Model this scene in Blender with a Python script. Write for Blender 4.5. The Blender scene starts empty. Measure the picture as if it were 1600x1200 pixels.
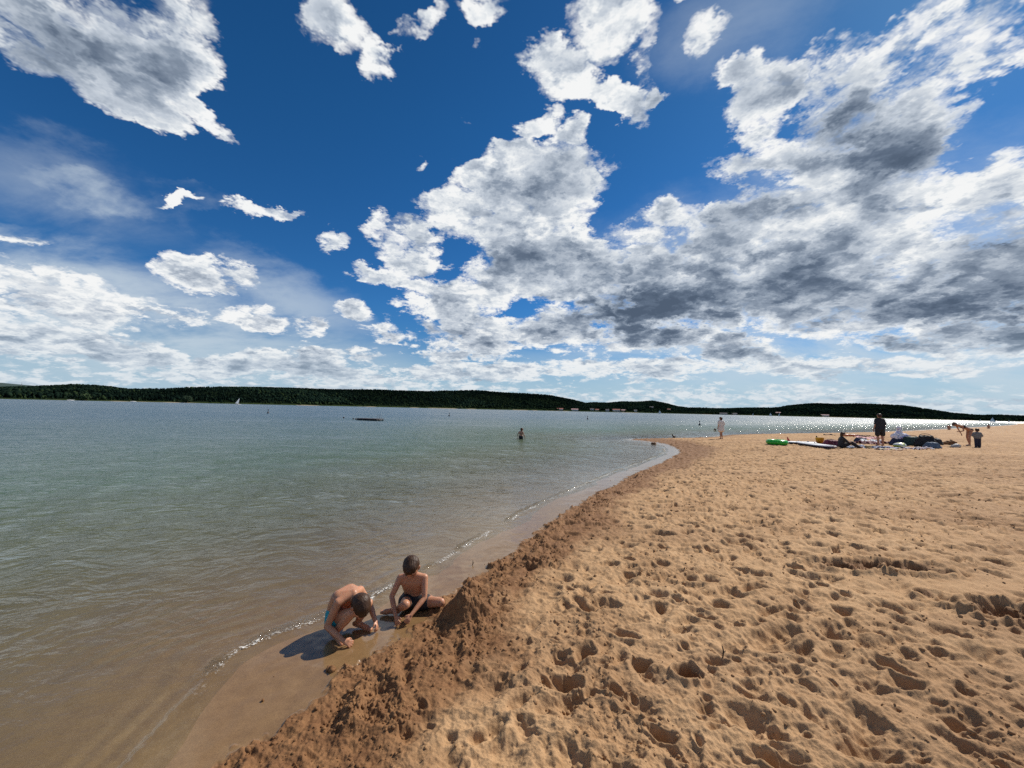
import bpy, bmesh, math, random
import numpy as np
from mathutils import Vector, Matrix, Euler
random.seed(7); RNG = np.random.RandomState(7)
SC = bpy.context.scene; COL = SC.collection
PI = math.pi
# ---------------------------------------------------------------- camera
EYE = 1.85
cam_d = bpy.data.cameras.new('camera'); cam = bpy.data.objects.new('camera', cam_d); COL.objects.link(cam)
cam_d.sensor_width = 36; cam_d.lens = 36 * 601 / 1600.0
cam_d.clip_start = 0.05; cam_d.clip_end = 20000
cam.matrix_world = Matrix.Translation((0, 0, EYE)) @ (Matrix.Rotation(math.radians(90 + 3.8), 4, 'X') @ Matrix.Rotation(math.radians(1.32), 4, 'Z'))
SC.camera = cam
# ---------------------------------------------------------------- exposure
SC.view_settings.view_transform = 'Standard'; SC.view_settings.look = 'None'
SC.view_settings.exposure = 0.12; SC.view_settings.gamma = 1
SC.cycles.use_denoising = False
SC.cycles.use_adaptive_sampling = True; SC.cycles.adaptive_threshold = 0.01
SC.cycles.max_bounces = 6; SC.cycles.transparent_max_bounces = 12
SC.cycles.caustics_reflective = False; SC.cycles.caustics_refractive = False
SC.cycles.sample_clamp_indirect = 6
# ---------------------------------------------------------------- sun
SUN_AZ, SUN_EL = math.radians(54), math.radians(43)   # azimuth from +Y towards +X
SUN_DIR = Vector((math.sin(SUN_AZ) * math.cos(SUN_EL), math.cos(SUN_AZ) * math.cos(SUN_EL), math.sin(SUN_EL)))
sun_d = bpy.data.lights.new('sun', 'SUN'); sun = bpy.data.objects.new('sun', sun_d); COL.objects.link(sun)
sun_d.energy = 5.0; sun_d.angle = math.radians(0.5); sun_d.color = (1.0, 0.93, 0.83)
sun.rotation_euler = SUN_DIR.to_track_quat('Z', 'Y').to_euler()
sun.location = (0, 0, 200)
# ---------------------------------------------------------------- sky and clouds
CLOUDS = [   # kind, two tangent axes divided by the half sizes, strength
    ('c',5.82,5.15,1.40,2.57,-4.89,7.29,1.00), ('c',6.43,10.02,-4.04,6.03,-0.85,7.49,1.00),
    ('c',7.87,8.57,-0.80,7.42,-5.27,16.61,1.00), ('c',11.48,15.40,-7.83,22.24,-2.51,27.68,0.80),
    ('c',2.71,11.39,-7.93,14.26,5.62,12.94,1.00), ('k',6.19,10.21,-2.09,6.14,-1.86,9.11,1.00),
    ('k',5.94,10.39,-4.11,9.46,-0.75,11.79,0.60), ('c',10.42,6.42,-1.02,7.18,-9.67,12.51,0.85),
    ('c',21.59,7.38,0.80,3.35,-11.23,13.06,0.82), ('c',13.28,-0.85,4.55,-10.75,-31.03,25.54,0.78),
    ('c',13.96,1.69,-0.44,4.73,-31.57,28.96,0.75), ('c',53.28,2.48,3.83,-0.94,-38.80,38.16,0.65),
    ('c',41.42,-5.54,21.94,-20.92,-27.05,32.67,0.66), ('c',10.57,0.75,-2.98,3.20,-9.98,8.81,0.80),
    ('c',10.03,1.21,-2.43,4.68,-12.55,13.03,0.85), ('c',6.93,0.56,-2.70,9.20,-18.80,19.78,0.80),
    ('c',32.59,-7.93,-5.65,-1.05,-35.30,43.48,0.80), ('c',16.99,-9.17,-0.24,-7.06,-13.52,17.23,0.80),
    ('c',27.21,-5.41,-5.38,-0.88,-40.03,35.82,0.75), ('c',24.98,-14.15,5.73,-6.10,-6.89,9.59,0.65),
    ('c',16.11,-0.81,-0.24,-0.61,-19.78,25.22,0.85), ('c',20.45,-0.27,0.30,-0.74,-21.84,30.70,0.75),
    ('c',23.84,-2.45,-1.24,-0.54,-16.43,22.24,0.75), ('c',6.62,-0.44,-0.09,-0.21,-5.00,8.68,1.00),
    ('c',14.14,0.33,0.55,-0.65,-17.41,27.24,0.80), ('c',6.78,0.46,0.39,-0.30,-6.35,12.81,0.80),
    ('c',8.54,3.83,-3.67,6.36,-3.22,11.44,0.85), ('c',17.83,6.86,3.49,-0.72,-13.61,30.45,0.80),
    ('c',17.87,4.54,2.68,-0.47,-9.81,19.78,0.80), ('c',8.70,2.75,0.33,2.37,-11.83,36.21,0.85),
    ('k',11.40,-0.90,-0.25,-0.40,-9.88,16.89,0.35), ('c',5.13,-2.12,-2.83,1.25,-7.32,7.75,1.10),
    ('c',11.41,-4.71,-3.77,-0.47,-16.54,19.28,1.00), ('c',12.25,-5.62,-3.40,-0.40,-10.91,16.60,0.80),
    ('c',9.64,-12.55,2.58,-6.12,-2.66,9.91,0.90), ('c',3.81,-11.42,6.79,-13.66,3.35,13.29,0.85),
    ('c',6.00,-20.94,11.11,-12.33,2.82,11.99,0.90), ('c',12.28,-8.30,-5.61,-0.30,-8.83,12.42,0.80),
    ('k',5.94,-2.62,-3.40,1.51,-8.71,9.34,1.00), ('k',10.28,-6.85,-4.19,-0.44,-11.78,18.18,1.00),
    ('k',19.98,-7.59,-6.31,-0.85,-31.06,34.70,0.60), ('k',8.58,-27.19,13.91,-24.32,4.38,23.56,0.50),
    ('c',3.67,-1.76,-0.79,-0.31,-6.36,12.81,0.95), ('c',5.85,-2.09,-0.79,-0.29,-5.36,12.08,0.90),
    ('c',3.19,-2.21,-1.50,0.59,-5.19,8.95,0.90), ('c',9.43,-9.26,-5.03,-0.33,-7.90,13.93,0.85),
    ('c',2.13,-1.44,-0.46,-0.17,-2.42,6.82,1.00), ('c',3.39,-0.41,-0.38,0.62,-3.65,9.41,1.00),
    ('c',3.61,-1.15,-0.21,-0.23,-2.43,9.63,1.10), ('c',5.86,-6.66,-1.77,-0.22,-2.70,9.40,1.10),
    ('c',9.62,0.58,0.41,-0.43,-5.94,18.47,0.80), ('k',3.87,-1.42,-0.27,-0.23,-2.47,9.77,1.10),
    ('k',4.02,-2.30,-0.73,-0.31,-4.59,12.90,0.70), ('k',8.57,-3.81,-1.79,-0.54,-11.86,22.68,0.60),
    ('k',5.44,-0.65,-0.13,-0.48,-7.87,20.15,0.50), ('k',5.71,-6.28,-1.56,-0.32,-3.71,13.75,1.00),
    ('k',8.37,-9.13,-3.69,-0.34,-6.03,14.17,0.60), ('k',6.41,-5.36,-1.66,-0.57,-8.23,24.30,0.40),
    ('k',9.63,-7.04,-3.01,-0.56,-10.93,23.71,0.30), ('c',5.74,0.73,0.28,-0.27,-2.31,11.49,0.95),
    ('c',8.33,2.15,0.62,-0.55,-4.65,23.49,0.80), ('c',9.65,1.50,0.66,-0.33,-4.00,13.94,0.85),
    ('c',11.30,-0.75,0.11,-0.42,-3.67,18.23,0.80), ('k',7.11,0.92,0.31,-0.58,-3.97,24.96,0.70),
    ('c',10.02,-5.93,-0.64,-0.53,-3.33,22.62,0.95), ('k',13.01,-7.72,-0.73,-0.67,-3.85,28.80,0.70),
    ('c',6.24,-6.50,-1.00,-1.15,-8.69,49.40,0.90), ('k',6.76,-7.06,-1.05,-1.31,-9.64,56.47,0.80),
    ('c',15.13,-18.90,-3.13,-0.68,-5.40,29.27,1.00), ('k',15.13,-18.90,-3.13,-0.82,-6.47,35.11,0.90),
    ('c',8.11,6.32,0.59,2.74,-5.66,23.10,1.00), ('k',12.30,10.05,0.75,4.63,-8.59,39.06,0.30),
    ('c',10.75,6.36,1.34,6.03,-20.74,50.22,0.80), ('c',14.56,11.34,4.22,6.02,-41.60,91.05,0.68),
    ('v',10.04,7.89,2.94,3.45,-23.82,52.22,0.70), ('v',7.66,9.26,-1.10,16.94,-8.14,49.68,0.90),
    ('c',10.31,11.67,4.21,2.15,-27.72,71.58,0.72), ('v',8.26,8.93,4.31,-0.77,-14.98,32.50,0.90),
    ('c',11.18,7.75,-0.82,4.17,-3.14,27.15,0.85), ('c',14.84,8.74,-4.83,9.02,-0.55,26.71,0.85),
    ('c',18.92,7.04,2.22,-0.68,-7.39,29.27,0.85), ('c',6.44,6.57,-0.69,3.00,-0.24,25.64,0.85),
    ('c',5.79,3.22,-0.16,1.54,-1.55,23.91,0.90), ('k',7.06,3.92,-0.25,2.22,-1.78,34.54,0.40),
    ('c',15.60,18.58,-0.21,2.72,-1.81,42.23,0.80), ('c',10.03,3.95,0.76,-0.75,-4.35,32.53,0.70),
    ('v',2.19,2.40,0.02,1.36,-1.31,11.50,1.00), ('v',5.49,6.22,2.24,-0.33,-4.77,14.09,0.80),
    ('v',5.19,3.51,-1.51,5.16,-1.08,15.22,0.70), ('v',2.39,2.00,0.03,1.15,-1.66,17.74,0.70),
    ('v',1.98,-1.58,-0.51,-0.16,-2.14,6.05,0.70), ('v',1.72,-1.41,-0.15,-0.34,-1.88,14.16,0.80),
    ('v',5.41,7.05,-0.84,7.06,-2.94,20.73,0.40), ('v',7.29,-4.09,-0.27,-4.55,-8.82,11.09,0.35),
    ('c',2.54,2.81,0.28,1.35,-2.85,16.32,0.68), ('c',3.57,4.32,0.84,-0.52,-3.97,22.58,0.72),
    ('c',3.06,2.02,0.28,-0.58,-2.60,25.15,0.78), ('c',2.96,0.19,0.09,-0.57,-2.48,24.81,0.72),
    ('c',3.74,-1.12,-0.03,-0.60,-2.58,25.83,0.78), ('c',2.61,-2.29,-0.18,-0.70,-3.12,30.22,0.78),
    ('c',5.76,-4.14,-0.07,-3.39,-5.20,30.31,0.70), ('c',3.10,1.23,0.17,-0.85,-3.05,36.66,0.70),
    ('c',9.45,6.01,6.86,-0.20,-8.94,8.11,1.00), ('k',8.65,5.33,6.19,-0.25,-11.31,10.09,0.80),
    ('k',7.34,1.87,0.61,-0.66,-6.65,28.24,0.25), ('k',15.28,0.39,0.57,-0.55,-12.34,23.20,0.20),
]

class NT:
    """small helper that builds node chains"""
    def __init__(s, tree): s.t = tree; s.n = tree.nodes; s.l = tree.links
    def new(s, typ, **kw):
        n = s.n.new(typ)
        for k, v in kw.items(): setattr(n, k, v)
        return n
    def put(s, sock, v):
        if isinstance(v, bpy.types.NodeSocket): s.l.new(v, sock)
        else: sock.default_value = v
    def math(s, op, a, b=0.0, c=0.0, clamp=False):
        n = s.new('ShaderNodeMath', operation=op, use_clamp=clamp)
        s.put(n.inputs[0], a); s.put(n.inputs[1], b); s.put(n.inputs[2], c); return n.outputs[0]
    def vmath(s, op, a, b=(0, 0, 0), c=(0, 0, 0), scale=1.0):
        n = s.new('ShaderNodeVectorMath', operation=op)
        s.put(n.inputs[0], a); s.put(n.inputs[1], b); s.put(n.inputs[2], c); s.put(n.inputs[3], scale)
        return n.outputs[1] if op in ('LENGTH', 'DOT_PRODUCT', 'DISTANCE') else n.outputs[0]
    def ramp(s, v, lo, hi, a=0.0, b=1.0, typ='SMOOTHSTEP'):
        n = s.new('ShaderNodeMapRange', interpolation_type=typ)
        n.clamp = True
        s.put(n.inputs[0], v)
        for i, x in zip((1, 2, 3, 4), (lo, hi, a, b)): s.put(n.inputs[i], x)
        return n.outputs[0]
    def noise(s, v, scale, detail=5, rough=0.55, dist=0.0, lac=2.0, color=False, typ='FBM', dim='3D', norm=True):
        n = s.new('ShaderNodeTexNoise', noise_dimensions=dim); n.noise_type = typ; n.normalize = norm
        s.put(n.inputs['Vector'], v); n.inputs['Scale'].default_value = scale
        n.inputs['Detail'].default_value = detail; n.inputs['Roughness'].default_value = rough
        n.inputs['Lacunarity'].default_value = lac; n.inputs['Distortion'].default_value = dist
        return n.outputs[1] if color else n.outputs[0]
    def mix(s, f, a, b, blend='MIX'):
        n = s.new('ShaderNodeMix', data_type='RGBA', blend_type=blend)
        s.put(n.inputs[0], f); s.put(n.inputs[6], a); s.put(n.inputs[7], b); return n.outputs[2]
    def cramp(s, f, stops, interp='LINEAR'):
        n = s.new('ShaderNodeValToRGB'); cr = n.color_ramp; cr.interpolation = interp
        while len(cr.elements) < len(stops): cr.elements.new(0.5)
        for e, (p, c) in zip(cr.elements, stops):
            e.position = p; e.color = (*c, 1) if len(c) == 3 else c
        s.put(n.inputs[0], f); return n.outputs[0]
    def sep(s, v):
        n = s.new('ShaderNodeSeparateXYZ'); s.put(n.inputs[0], v); return n.outputs
    def comb(s, x, y, z):
        n = s.new('ShaderNodeCombineXYZ')
        for i, q in enumerate((x, y, z)): s.put(n.inputs[i], q)
        return n.outputs[0]

world = bpy.data.worlds.new('World'); SC.world = world; world.use_nodes = True
def build_sky():
    t = world.node_tree
    for n in list(t.nodes): t.nodes.remove(n)
    N = NT(t)
    tc = N.new('ShaderNodeTexCoord'); D = N.vmath('NORMALIZE', tc.outputs['Generated'])
    dx, dy, dz = N.sep(D)
    sky = N.new('ShaderNodeTexSky', sky_type='NISHITA')
    sky.sun_disc = False; sky.sun_elevation = SUN_EL; sky.sun_rotation = SUN_AZ
    sky.altitude = 300; sky.air_density = 1.0; sky.dust_density = 0.15; sky.ozone_density = 2.0
    base = sky.outputs[0]
    # deeper, more saturated blue high up, as through the phone's lens
    hsv = N.new('ShaderNodeHueSaturation'); hsv.inputs['Saturation'].default_value = 1.3
    N.put(hsv.inputs['Color'], base); base = hsv.outputs[0]
    zc = N.math('MAXIMUM', dz, 0.0)
    base = N.mix(1.0, base, N.cramp(zc, [(0.0, (.50, .64, .80)), (0.08, (.42, .62, .80)), (0.25, (.37, .69, .92)), (.6, (.37, .69, .83)), (1, (.36, .57, .66))]), 'MULTIPLY')
    base = N.mix(N.ramp(zc, 0.20, 0.0, 0.0, .92), base, (4.3, 5.9, 7.3, 1))
    # cloud coordinates: a deck seen in perspective, plus height for the towers
    inv = N.math('DIVIDE', 1.0, N.math('ADD', zc, 0.30))
    q = N.comb(N.math('MULTIPLY', dx, inv), N.math('MULTIPLY', dy, inv), N.math('MULTIPLY', zc, 1.3))
    w1 = N.vmath('SUBTRACT', N.noise(q, 1.6, 3, .6, color=True), (.5, .5, .5))
    w2 = N.vmath('SUBTRACT', N.noise(q, 6.0, 5, .68, color=True), (.5, .5, .5))
    # warp of the directions, smaller near the horizon
    amp = N.ramp(zc, 0.0, 0.5, 0.05, 0.18, 'LINEAR')
    Dw = N.vmath('ADD', D, N.vmath('SCALE', w1, scale=amp))
    amp2 = N.ramp(zc, 0.0, 0.5, 0.025, 0.11, 'LINEAR')
    Dw = N.vmath('ADD', Dw, N.vmath('SCALE', w2, scale=amp2))
    field = {}; cur = Dw
    for i, (k, ax, ay, az, bx, by, bz, w) in enumerate(CLOUDS):
        u = N.vmath('DOT_PRODUCT', cur, (ax, ay, az)); v = N.vmath('DOT_PRODUCT', cur, (bx, by, bz))
        r2 = N.math('MULTIPLY_ADD', v, v, N.math('MULTIPLY', u, u))
        val = N.math('MULTIPLY_ADD', r2, -.45 * w, w)
        field[k] = N.math('MAXIMUM', val, 0) if k not in field else N.math('SMOOTH_MAX', field[k], val, 0.12)
        if i % 8 == 7: cur = N.vmath('MULTIPLY_ADD', field[k], (1e-7,) * 3, Dw)   # keeps the shader compiler's stack small
    front = N.ramp(dy, 0.0, 0.12)
    cov = N.math('MULTIPLY', field['c'], front)
    # low rows of small cumulus all along the horizon and loose cover outside the picture
    cov = N.math('MAXIMUM', cov, N.ramp(dz, 0.17, 0.03, 0.0, 0.62))
    cov = N.math('MAXIMUM', cov, N.ramp(dy, 0.25, -0.1, 0.0, 0.55))
    covs = N.math('MULTIPLY_ADD', N.ramp(cov, .24, .84), .8, N.math('MULTIPLY', cov, .2))
    def dens(vec, cut=0):
        a = N.noise(vec, 2.4, 5 - cut, .50)
        b = N.noise(vec, 10.0, 5 - cut, .58)
        vo = N.new('ShaderNodeTexVoronoi', feature='F1'); vo.inputs['Scale'].default_value = 8.0
        vo.inputs['Detail'].default_value = 1.5; vo.inputs['Roughness'].default_value = .5;
        N.put(vo.inputs['Vector'], N.vmath('ADD', vec, N.vmath('SCALE', w2, scale=.35)))
        p = N.math('SUBTRACT', .95, vo.outputs['Distance'])
        return N.math('MULTIPLY_ADD', p, .26, N.math('MULTIPLY_ADD', a, .62, N.math('MULTIPLY', b, .27)))
    n0 = dens(q)
    sd = (SUN_DIR.x * .05, SUN_DIR.y * .05, .045)
    n1 = dens(N.vmath('ADD', q, sd), 2)
    dd = N.math('ADD', N.math('MULTIPLY', N.math('SUBTRACT', n0, .545), 2.9), N.math('MULTIPLY_ADD', covs, 1.25, -.52))
    alpha = N.math('MULTIPLY', N.ramp(dd, -0.14, 0.34), N.ramp(dz, -.01, .004))
    thick = N.ramp(N.math('MULTIPLY_ADD', cov, .55, N.math('MULTIPLY', dd, .75)), .35, 1.45, 0, 1, 'LINEAR')
    dark = N.math('MULTIPLY', N.math('MULTIPLY', field['k'], front), N.ramp(dd, .10, .85), clamp=True)
    rel = N.math('MULTIPLY', N.math('SUBTRACT', n0, n1), 2.1)
    # light let through: thin rims bright, deep cores grey-blue
    lum = N.math('SUBTRACT', 1.02, N.math('MULTIPLY', thick, .50))
    lum = N.math('SUBTRACT', lum, N.math('MULTIPLY', dark, .62))
    lum = N.math('ADD', lum, rel)
    cc = N.cramp(lum, [(0.0, (.085, .12, .18)), (.25, (.13, .175, .25)), (.5, (.28, .34, .43)), (.75, (.56, .62, .70)), (.95, (.86, .89, .91)), (1, (.95, .96, .96))])
    # far clouds sink into pale blue air
    air = N.ramp(dz, 0.16, 0.0, 0.0, 0.55, 'LINEAR')
    cc = N.mix(air, cc, (.44, .58, .70, 1))
    cc10 = N.vmath('SCALE', cc, scale=10.0)
    # veil
    vq = N.vmath('MULTIPLY', q, (0.8, 1.3, 1.0))
    vn = N.noise(vq, 2.6, 7, .6, dist=.25)
    va = N.math('MULTIPLY', N.math('MULTIPLY', field['v'], front), N.ramp(vn, .28, .62), clamp=True)
    va = N.math('MULTIPLY', va, .85)
    col = N.mix(va, base, (6.3, 7.2, 7.9, 1))
    col = N.mix(alpha, col, cc10)
    bg = N.new('ShaderNodeBackground'); bg.inputs[1].default_value = 0.088
    N.put(bg.inputs[0], col)
    out = N.new('ShaderNodeOutputWorld'); t.links.new(bg.outputs[0], out.inputs[0])
build_sky()
world.cycles.sampling_method = 'NONE'

# ---------------------------------------------------------------- helpers for meshes and tags
def tag(o, label=None, cat=None, group=None, kind=None):
    if label: o['label'] = label
    if cat: o['category'] = cat
    if group: o['group'] = group
    if kind: o['kind'] = kind
    return o
def mesh_np(name, verts, faces, mat=None, smooth=True, parent=None, attrs=None):
    """verts (n,3) and faces (m,k) arrays, or a list of face arrays -> one mesh object"""
    me = bpy.data.meshes.new(name)
    if not isinstance(faces, list): faces = [faces]
    faces = [np.asarray(f, np.int32) for f in faces if len(f)]
    verts = np.asarray(verts, np.float32)
    me.vertices.add(len(verts)); me.vertices.foreach_set('co', verts.ravel())
    tot = sum(f.size for f in faces); nf = sum(len(f) for f in faces)
    me.loops.add(tot); me.polygons.add(nf)
    me.loops.foreach_set('vertex_index', np.concatenate([f.ravel() for f in faces]))
    sizes = np.concatenate([np.full(len(f), f.shape[1], np.int32) for f in faces])
    me.polygons.foreach_set('loop_start', np.concatenate([[0], np.cumsum(sizes)[:-1]]).astype(np.int32))
    me.update(calc_edges=True)
    me.polygons.foreach_set('use_smooth', np.full(nf, smooth))
    for k, a in (attrs or {}).items():
        at = me.attributes.new(k, 'FLOAT', 'POINT'); at.data.foreach_set('value', np.asarray(a, np.float32))
    if mat: me.materials.append(mat)
    o = bpy.data.objects.new(name, me); COL.objects.link(o)
    if parent: o.parent = parent
    return o
def material(name):
    m = bpy.data.materials.new(name); m.use_nodes = True
    for n in list(m.node_tree.nodes): m.node_tree.nodes.remove(n)
    N = NT(m.node_tree); out = N.new('ShaderNodeOutputMaterial'); return m, N, out
def simple(name, col, rough=.6, var=.12, scale=18, bump=.15, spec=.5, sss=0, metal=0, sub_r=None, trans=0, vary=None):
    m, N, out = material(name)
    tc = N.new('ShaderNodeTexCoord').outputs['Object']
    p = N.new('ShaderNodeBsdfPrincipled')
    n = N.noise(tc, scale, 5, .6)
    f = N.ramp(n, .3, .7, 1 - var, 1 + var)
    c = N.vmath('SCALE', col, scale=f)
    if vary: c = N.mix(N.ramp(N.noise(tc, scale * .4, 3), .45, .6), c, (*vary, 1))
    N.put(p.inputs['Base Color'], c); p.inputs['Roughness'].default_value = rough
    p.inputs['Specular IOR Level'].default_value = spec; p.inputs['Metallic'].default_value = metal
    if sss:
        p.inputs['Subsurface Weight'].default_value = sss; p.inputs['Subsurface Scale'].default_value = .012
        p.inputs['Subsurface Radius'].default_value = (1, .35, .2)
    if trans: p.inputs['Transmission Weight'].default_value = trans
    if bump:
        b = N.new('ShaderNodeBump'); b.inputs['Strength'].default_value = bump; b.inputs['Distance'].default_value = .01
        N.put(b.inputs['Height'], N.noise(tc, scale * 2.3, 4)); N.put(p.inputs['Normal'], b.outputs[0])
    m.node_tree.links.new(p.outputs[0], out.inputs[0]); return m

# gradient noise on a repeating lattice
_ang = RNG.rand(256, 256).astype(np.float32) * 2 * PI
_gx, _gy = np.cos(_ang), np.sin(_ang)
def gn(x, y):
    xi = np.floor(x); yi = np.floor(y); fx = (x - xi).astype(np.float32); fy = (y - yi).astype(np.float32)
    xi = xi.astype(np.int32) & 255; yi = yi.astype(np.int32) & 255; x1 = (xi + 1) & 255; y1 = (yi + 1) & 255
    u = fx * fx * fx * (fx * (fx * 6 - 15) + 10); v = fy * fy * fy * (fy * (fy * 6 - 15) + 10)
    a = _gx[xi, yi] * fx + _gy[xi, yi] * fy; b = _gx[x1, yi] * (fx - 1) + _gy[x1, yi] * fy
    c = _gx[xi, y1] * fx + _gy[xi, y1] * (fy - 1); d = _gx[x1, y1] * (fx - 1) + _gy[x1, y1] * (fy - 1)
    return (a + u * (b - a) + v * ((c + u * (d - c)) - (a + u * (b - a)))) * 1.5
def fbm(x, y, f, o=4, g=.5, lac=2.03):
    r = 0; a = 1
    for i in range(o):
        r = r + a * gn(x * f + 17.3 * i, y * f - 9.1 * i); a *= g; f *= lac
    return r
_h = RNG.rand(6, 256, 256).astype(np.float32)
def cells(x, y, cell, prof, seed=0, prob=1.0, op=np.minimum):
    """each jittered cell centre carries one print or lump: prof(dx, dy, r1, r2, r3) -> height"""
    gx = x / cell; gy = y / cell; ix = np.floor(gx).astype(np.int32); iy = np.floor(gy).astype(np.int32)
    out = np.zeros_like(x)
    for a in (-1, 0, 1):
        for b in (-1, 0, 1):
            cx = (ix + a + seed * 37) & 255; cy = (iy + b + seed * 91) & 255
            px = (ix + a + _h[0][cx, cy]) * cell; py = (iy + b + _h[1][cx, cy]) * cell
            v = prof(x - px, y - py, _h[2][cx, cy], _h[3][cx, cy], _h[4][cx, cy])
            if prob < 1: v = np.where(_h[5][cx, cy] < prob, v, 0)
            out = op(out, v)
    return out
def sstep(a, b, x):
    t = np.clip((x - a) / (b - a), 0, 1); return t * t * (3 - 2 * t)

# ---------------------------------------------------------------- the shoreline, as seen from above
SHORE = [(-1.66, 1.2), (-1.69, 1.7), (-1.74, 2.1), (-1.83, 2.5), (-1.90, 2.92), (-1.77, 3.16), (-1.56, 3.34), (-1.26, 3.61), (-1.11, 3.99), (-0.82, 4.49), (-0.46, 5.21), (0.00, 6.25), (0.68, 7.62), (1.53, 9.00), (3.14, 11.71), (6.18, 16.13), (7.79, 18.93), (8.86, 22.62), (8.43, 25.25), (7.39, 26.01), (9.25, 27.73), (15.07, 30.18), (18.95, 34.53), (23.33, 37.93), (42.51, 47.40), (70.68, 65.47), (320.45, 241.02)]
SMOOTHP = (4.53, 3.80)
MOUND = (-0.33, 3.44)
CLOSE = [(420, 330), (420, -60), (-9, -60), (-4.2, -12), (-2.3, -2), (-1.85, .4)]
POLY = np.array(SHORE + CLOSE, np.float32)
def smooth_poly(P, n=3):
    for _ in range(n):
        Q = np.roll(P, -1, 0); P = np.stack([P * .75 + Q * .25, P * .25 + Q * .75], 1).reshape(-1, 2)
    return P
SP = smooth_poly(POLY, 2)
def shore_sd(x, y):
    """signed distance to the waterline, positive on the sand"""
    out = np.empty(x.shape, np.float32)
    A = SP; B = np.roll(SP, -1, 0)
    xf = x.ravel(); yf = y.ravel(); of = out.ravel()
    CH = 400000
    for s in range(0, len(xf), CH):
        X = xf[s:s + CH]; Y = yf[s:s + CH]
        best = np.full(len(X), 1e9, np.float32); ins = np.zeros(len(X), bool)
        for (ax, ay), (bx, by) in zip(A, B):
            ex, ey = bx - ax, by - ay
            t = np.clip(((X - ax) * ex + (Y - ay) * ey) / (ex * ex + ey * ey), 0, 1)
            d = (X - ax - t * ex) ** 2 + (Y - ay - t * ey) ** 2
            np.minimum(best, d, out=best)
            if ay != by:
                c = ((ay > Y) != (by > Y)) & (X < (bx - ax) * (Y - ay) / (by - ay) + ax); ins ^= c
        of[s:s + CH] = np.where(ins, 1, -1) * np.sqrt(best)
    return of.reshape(x.shape)
def base_z(sd):
    z = np.interp(sd, [-400, -60, -12, -3, -.8, 0, .5, .8, 2.2, 5, 10, 20, 60, 400],
                  [-9, -4.2, -.95, -.22, -.045, 0, .020, .042, .145, .27, .35, .40, .7, 2.5]).astype(np.float32)
    return z
DUG = [   # centre, half sizes, turn, depth of the dug patches
    (3.79, 4.29, 0.45, 0.18, -0.05, 0.05),
    (4.24, 4.18, 0.4, 0.16, -0.12, 0.06),
    (4.15, 3.23, 0.3, 0.22, -0.3, 0.09),
    (1.18, 2.59, 0.1, 0.08, 0, 0.05),
    (3.82, 3.66, 0.12, 0.07, 0, 0.03)]
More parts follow.
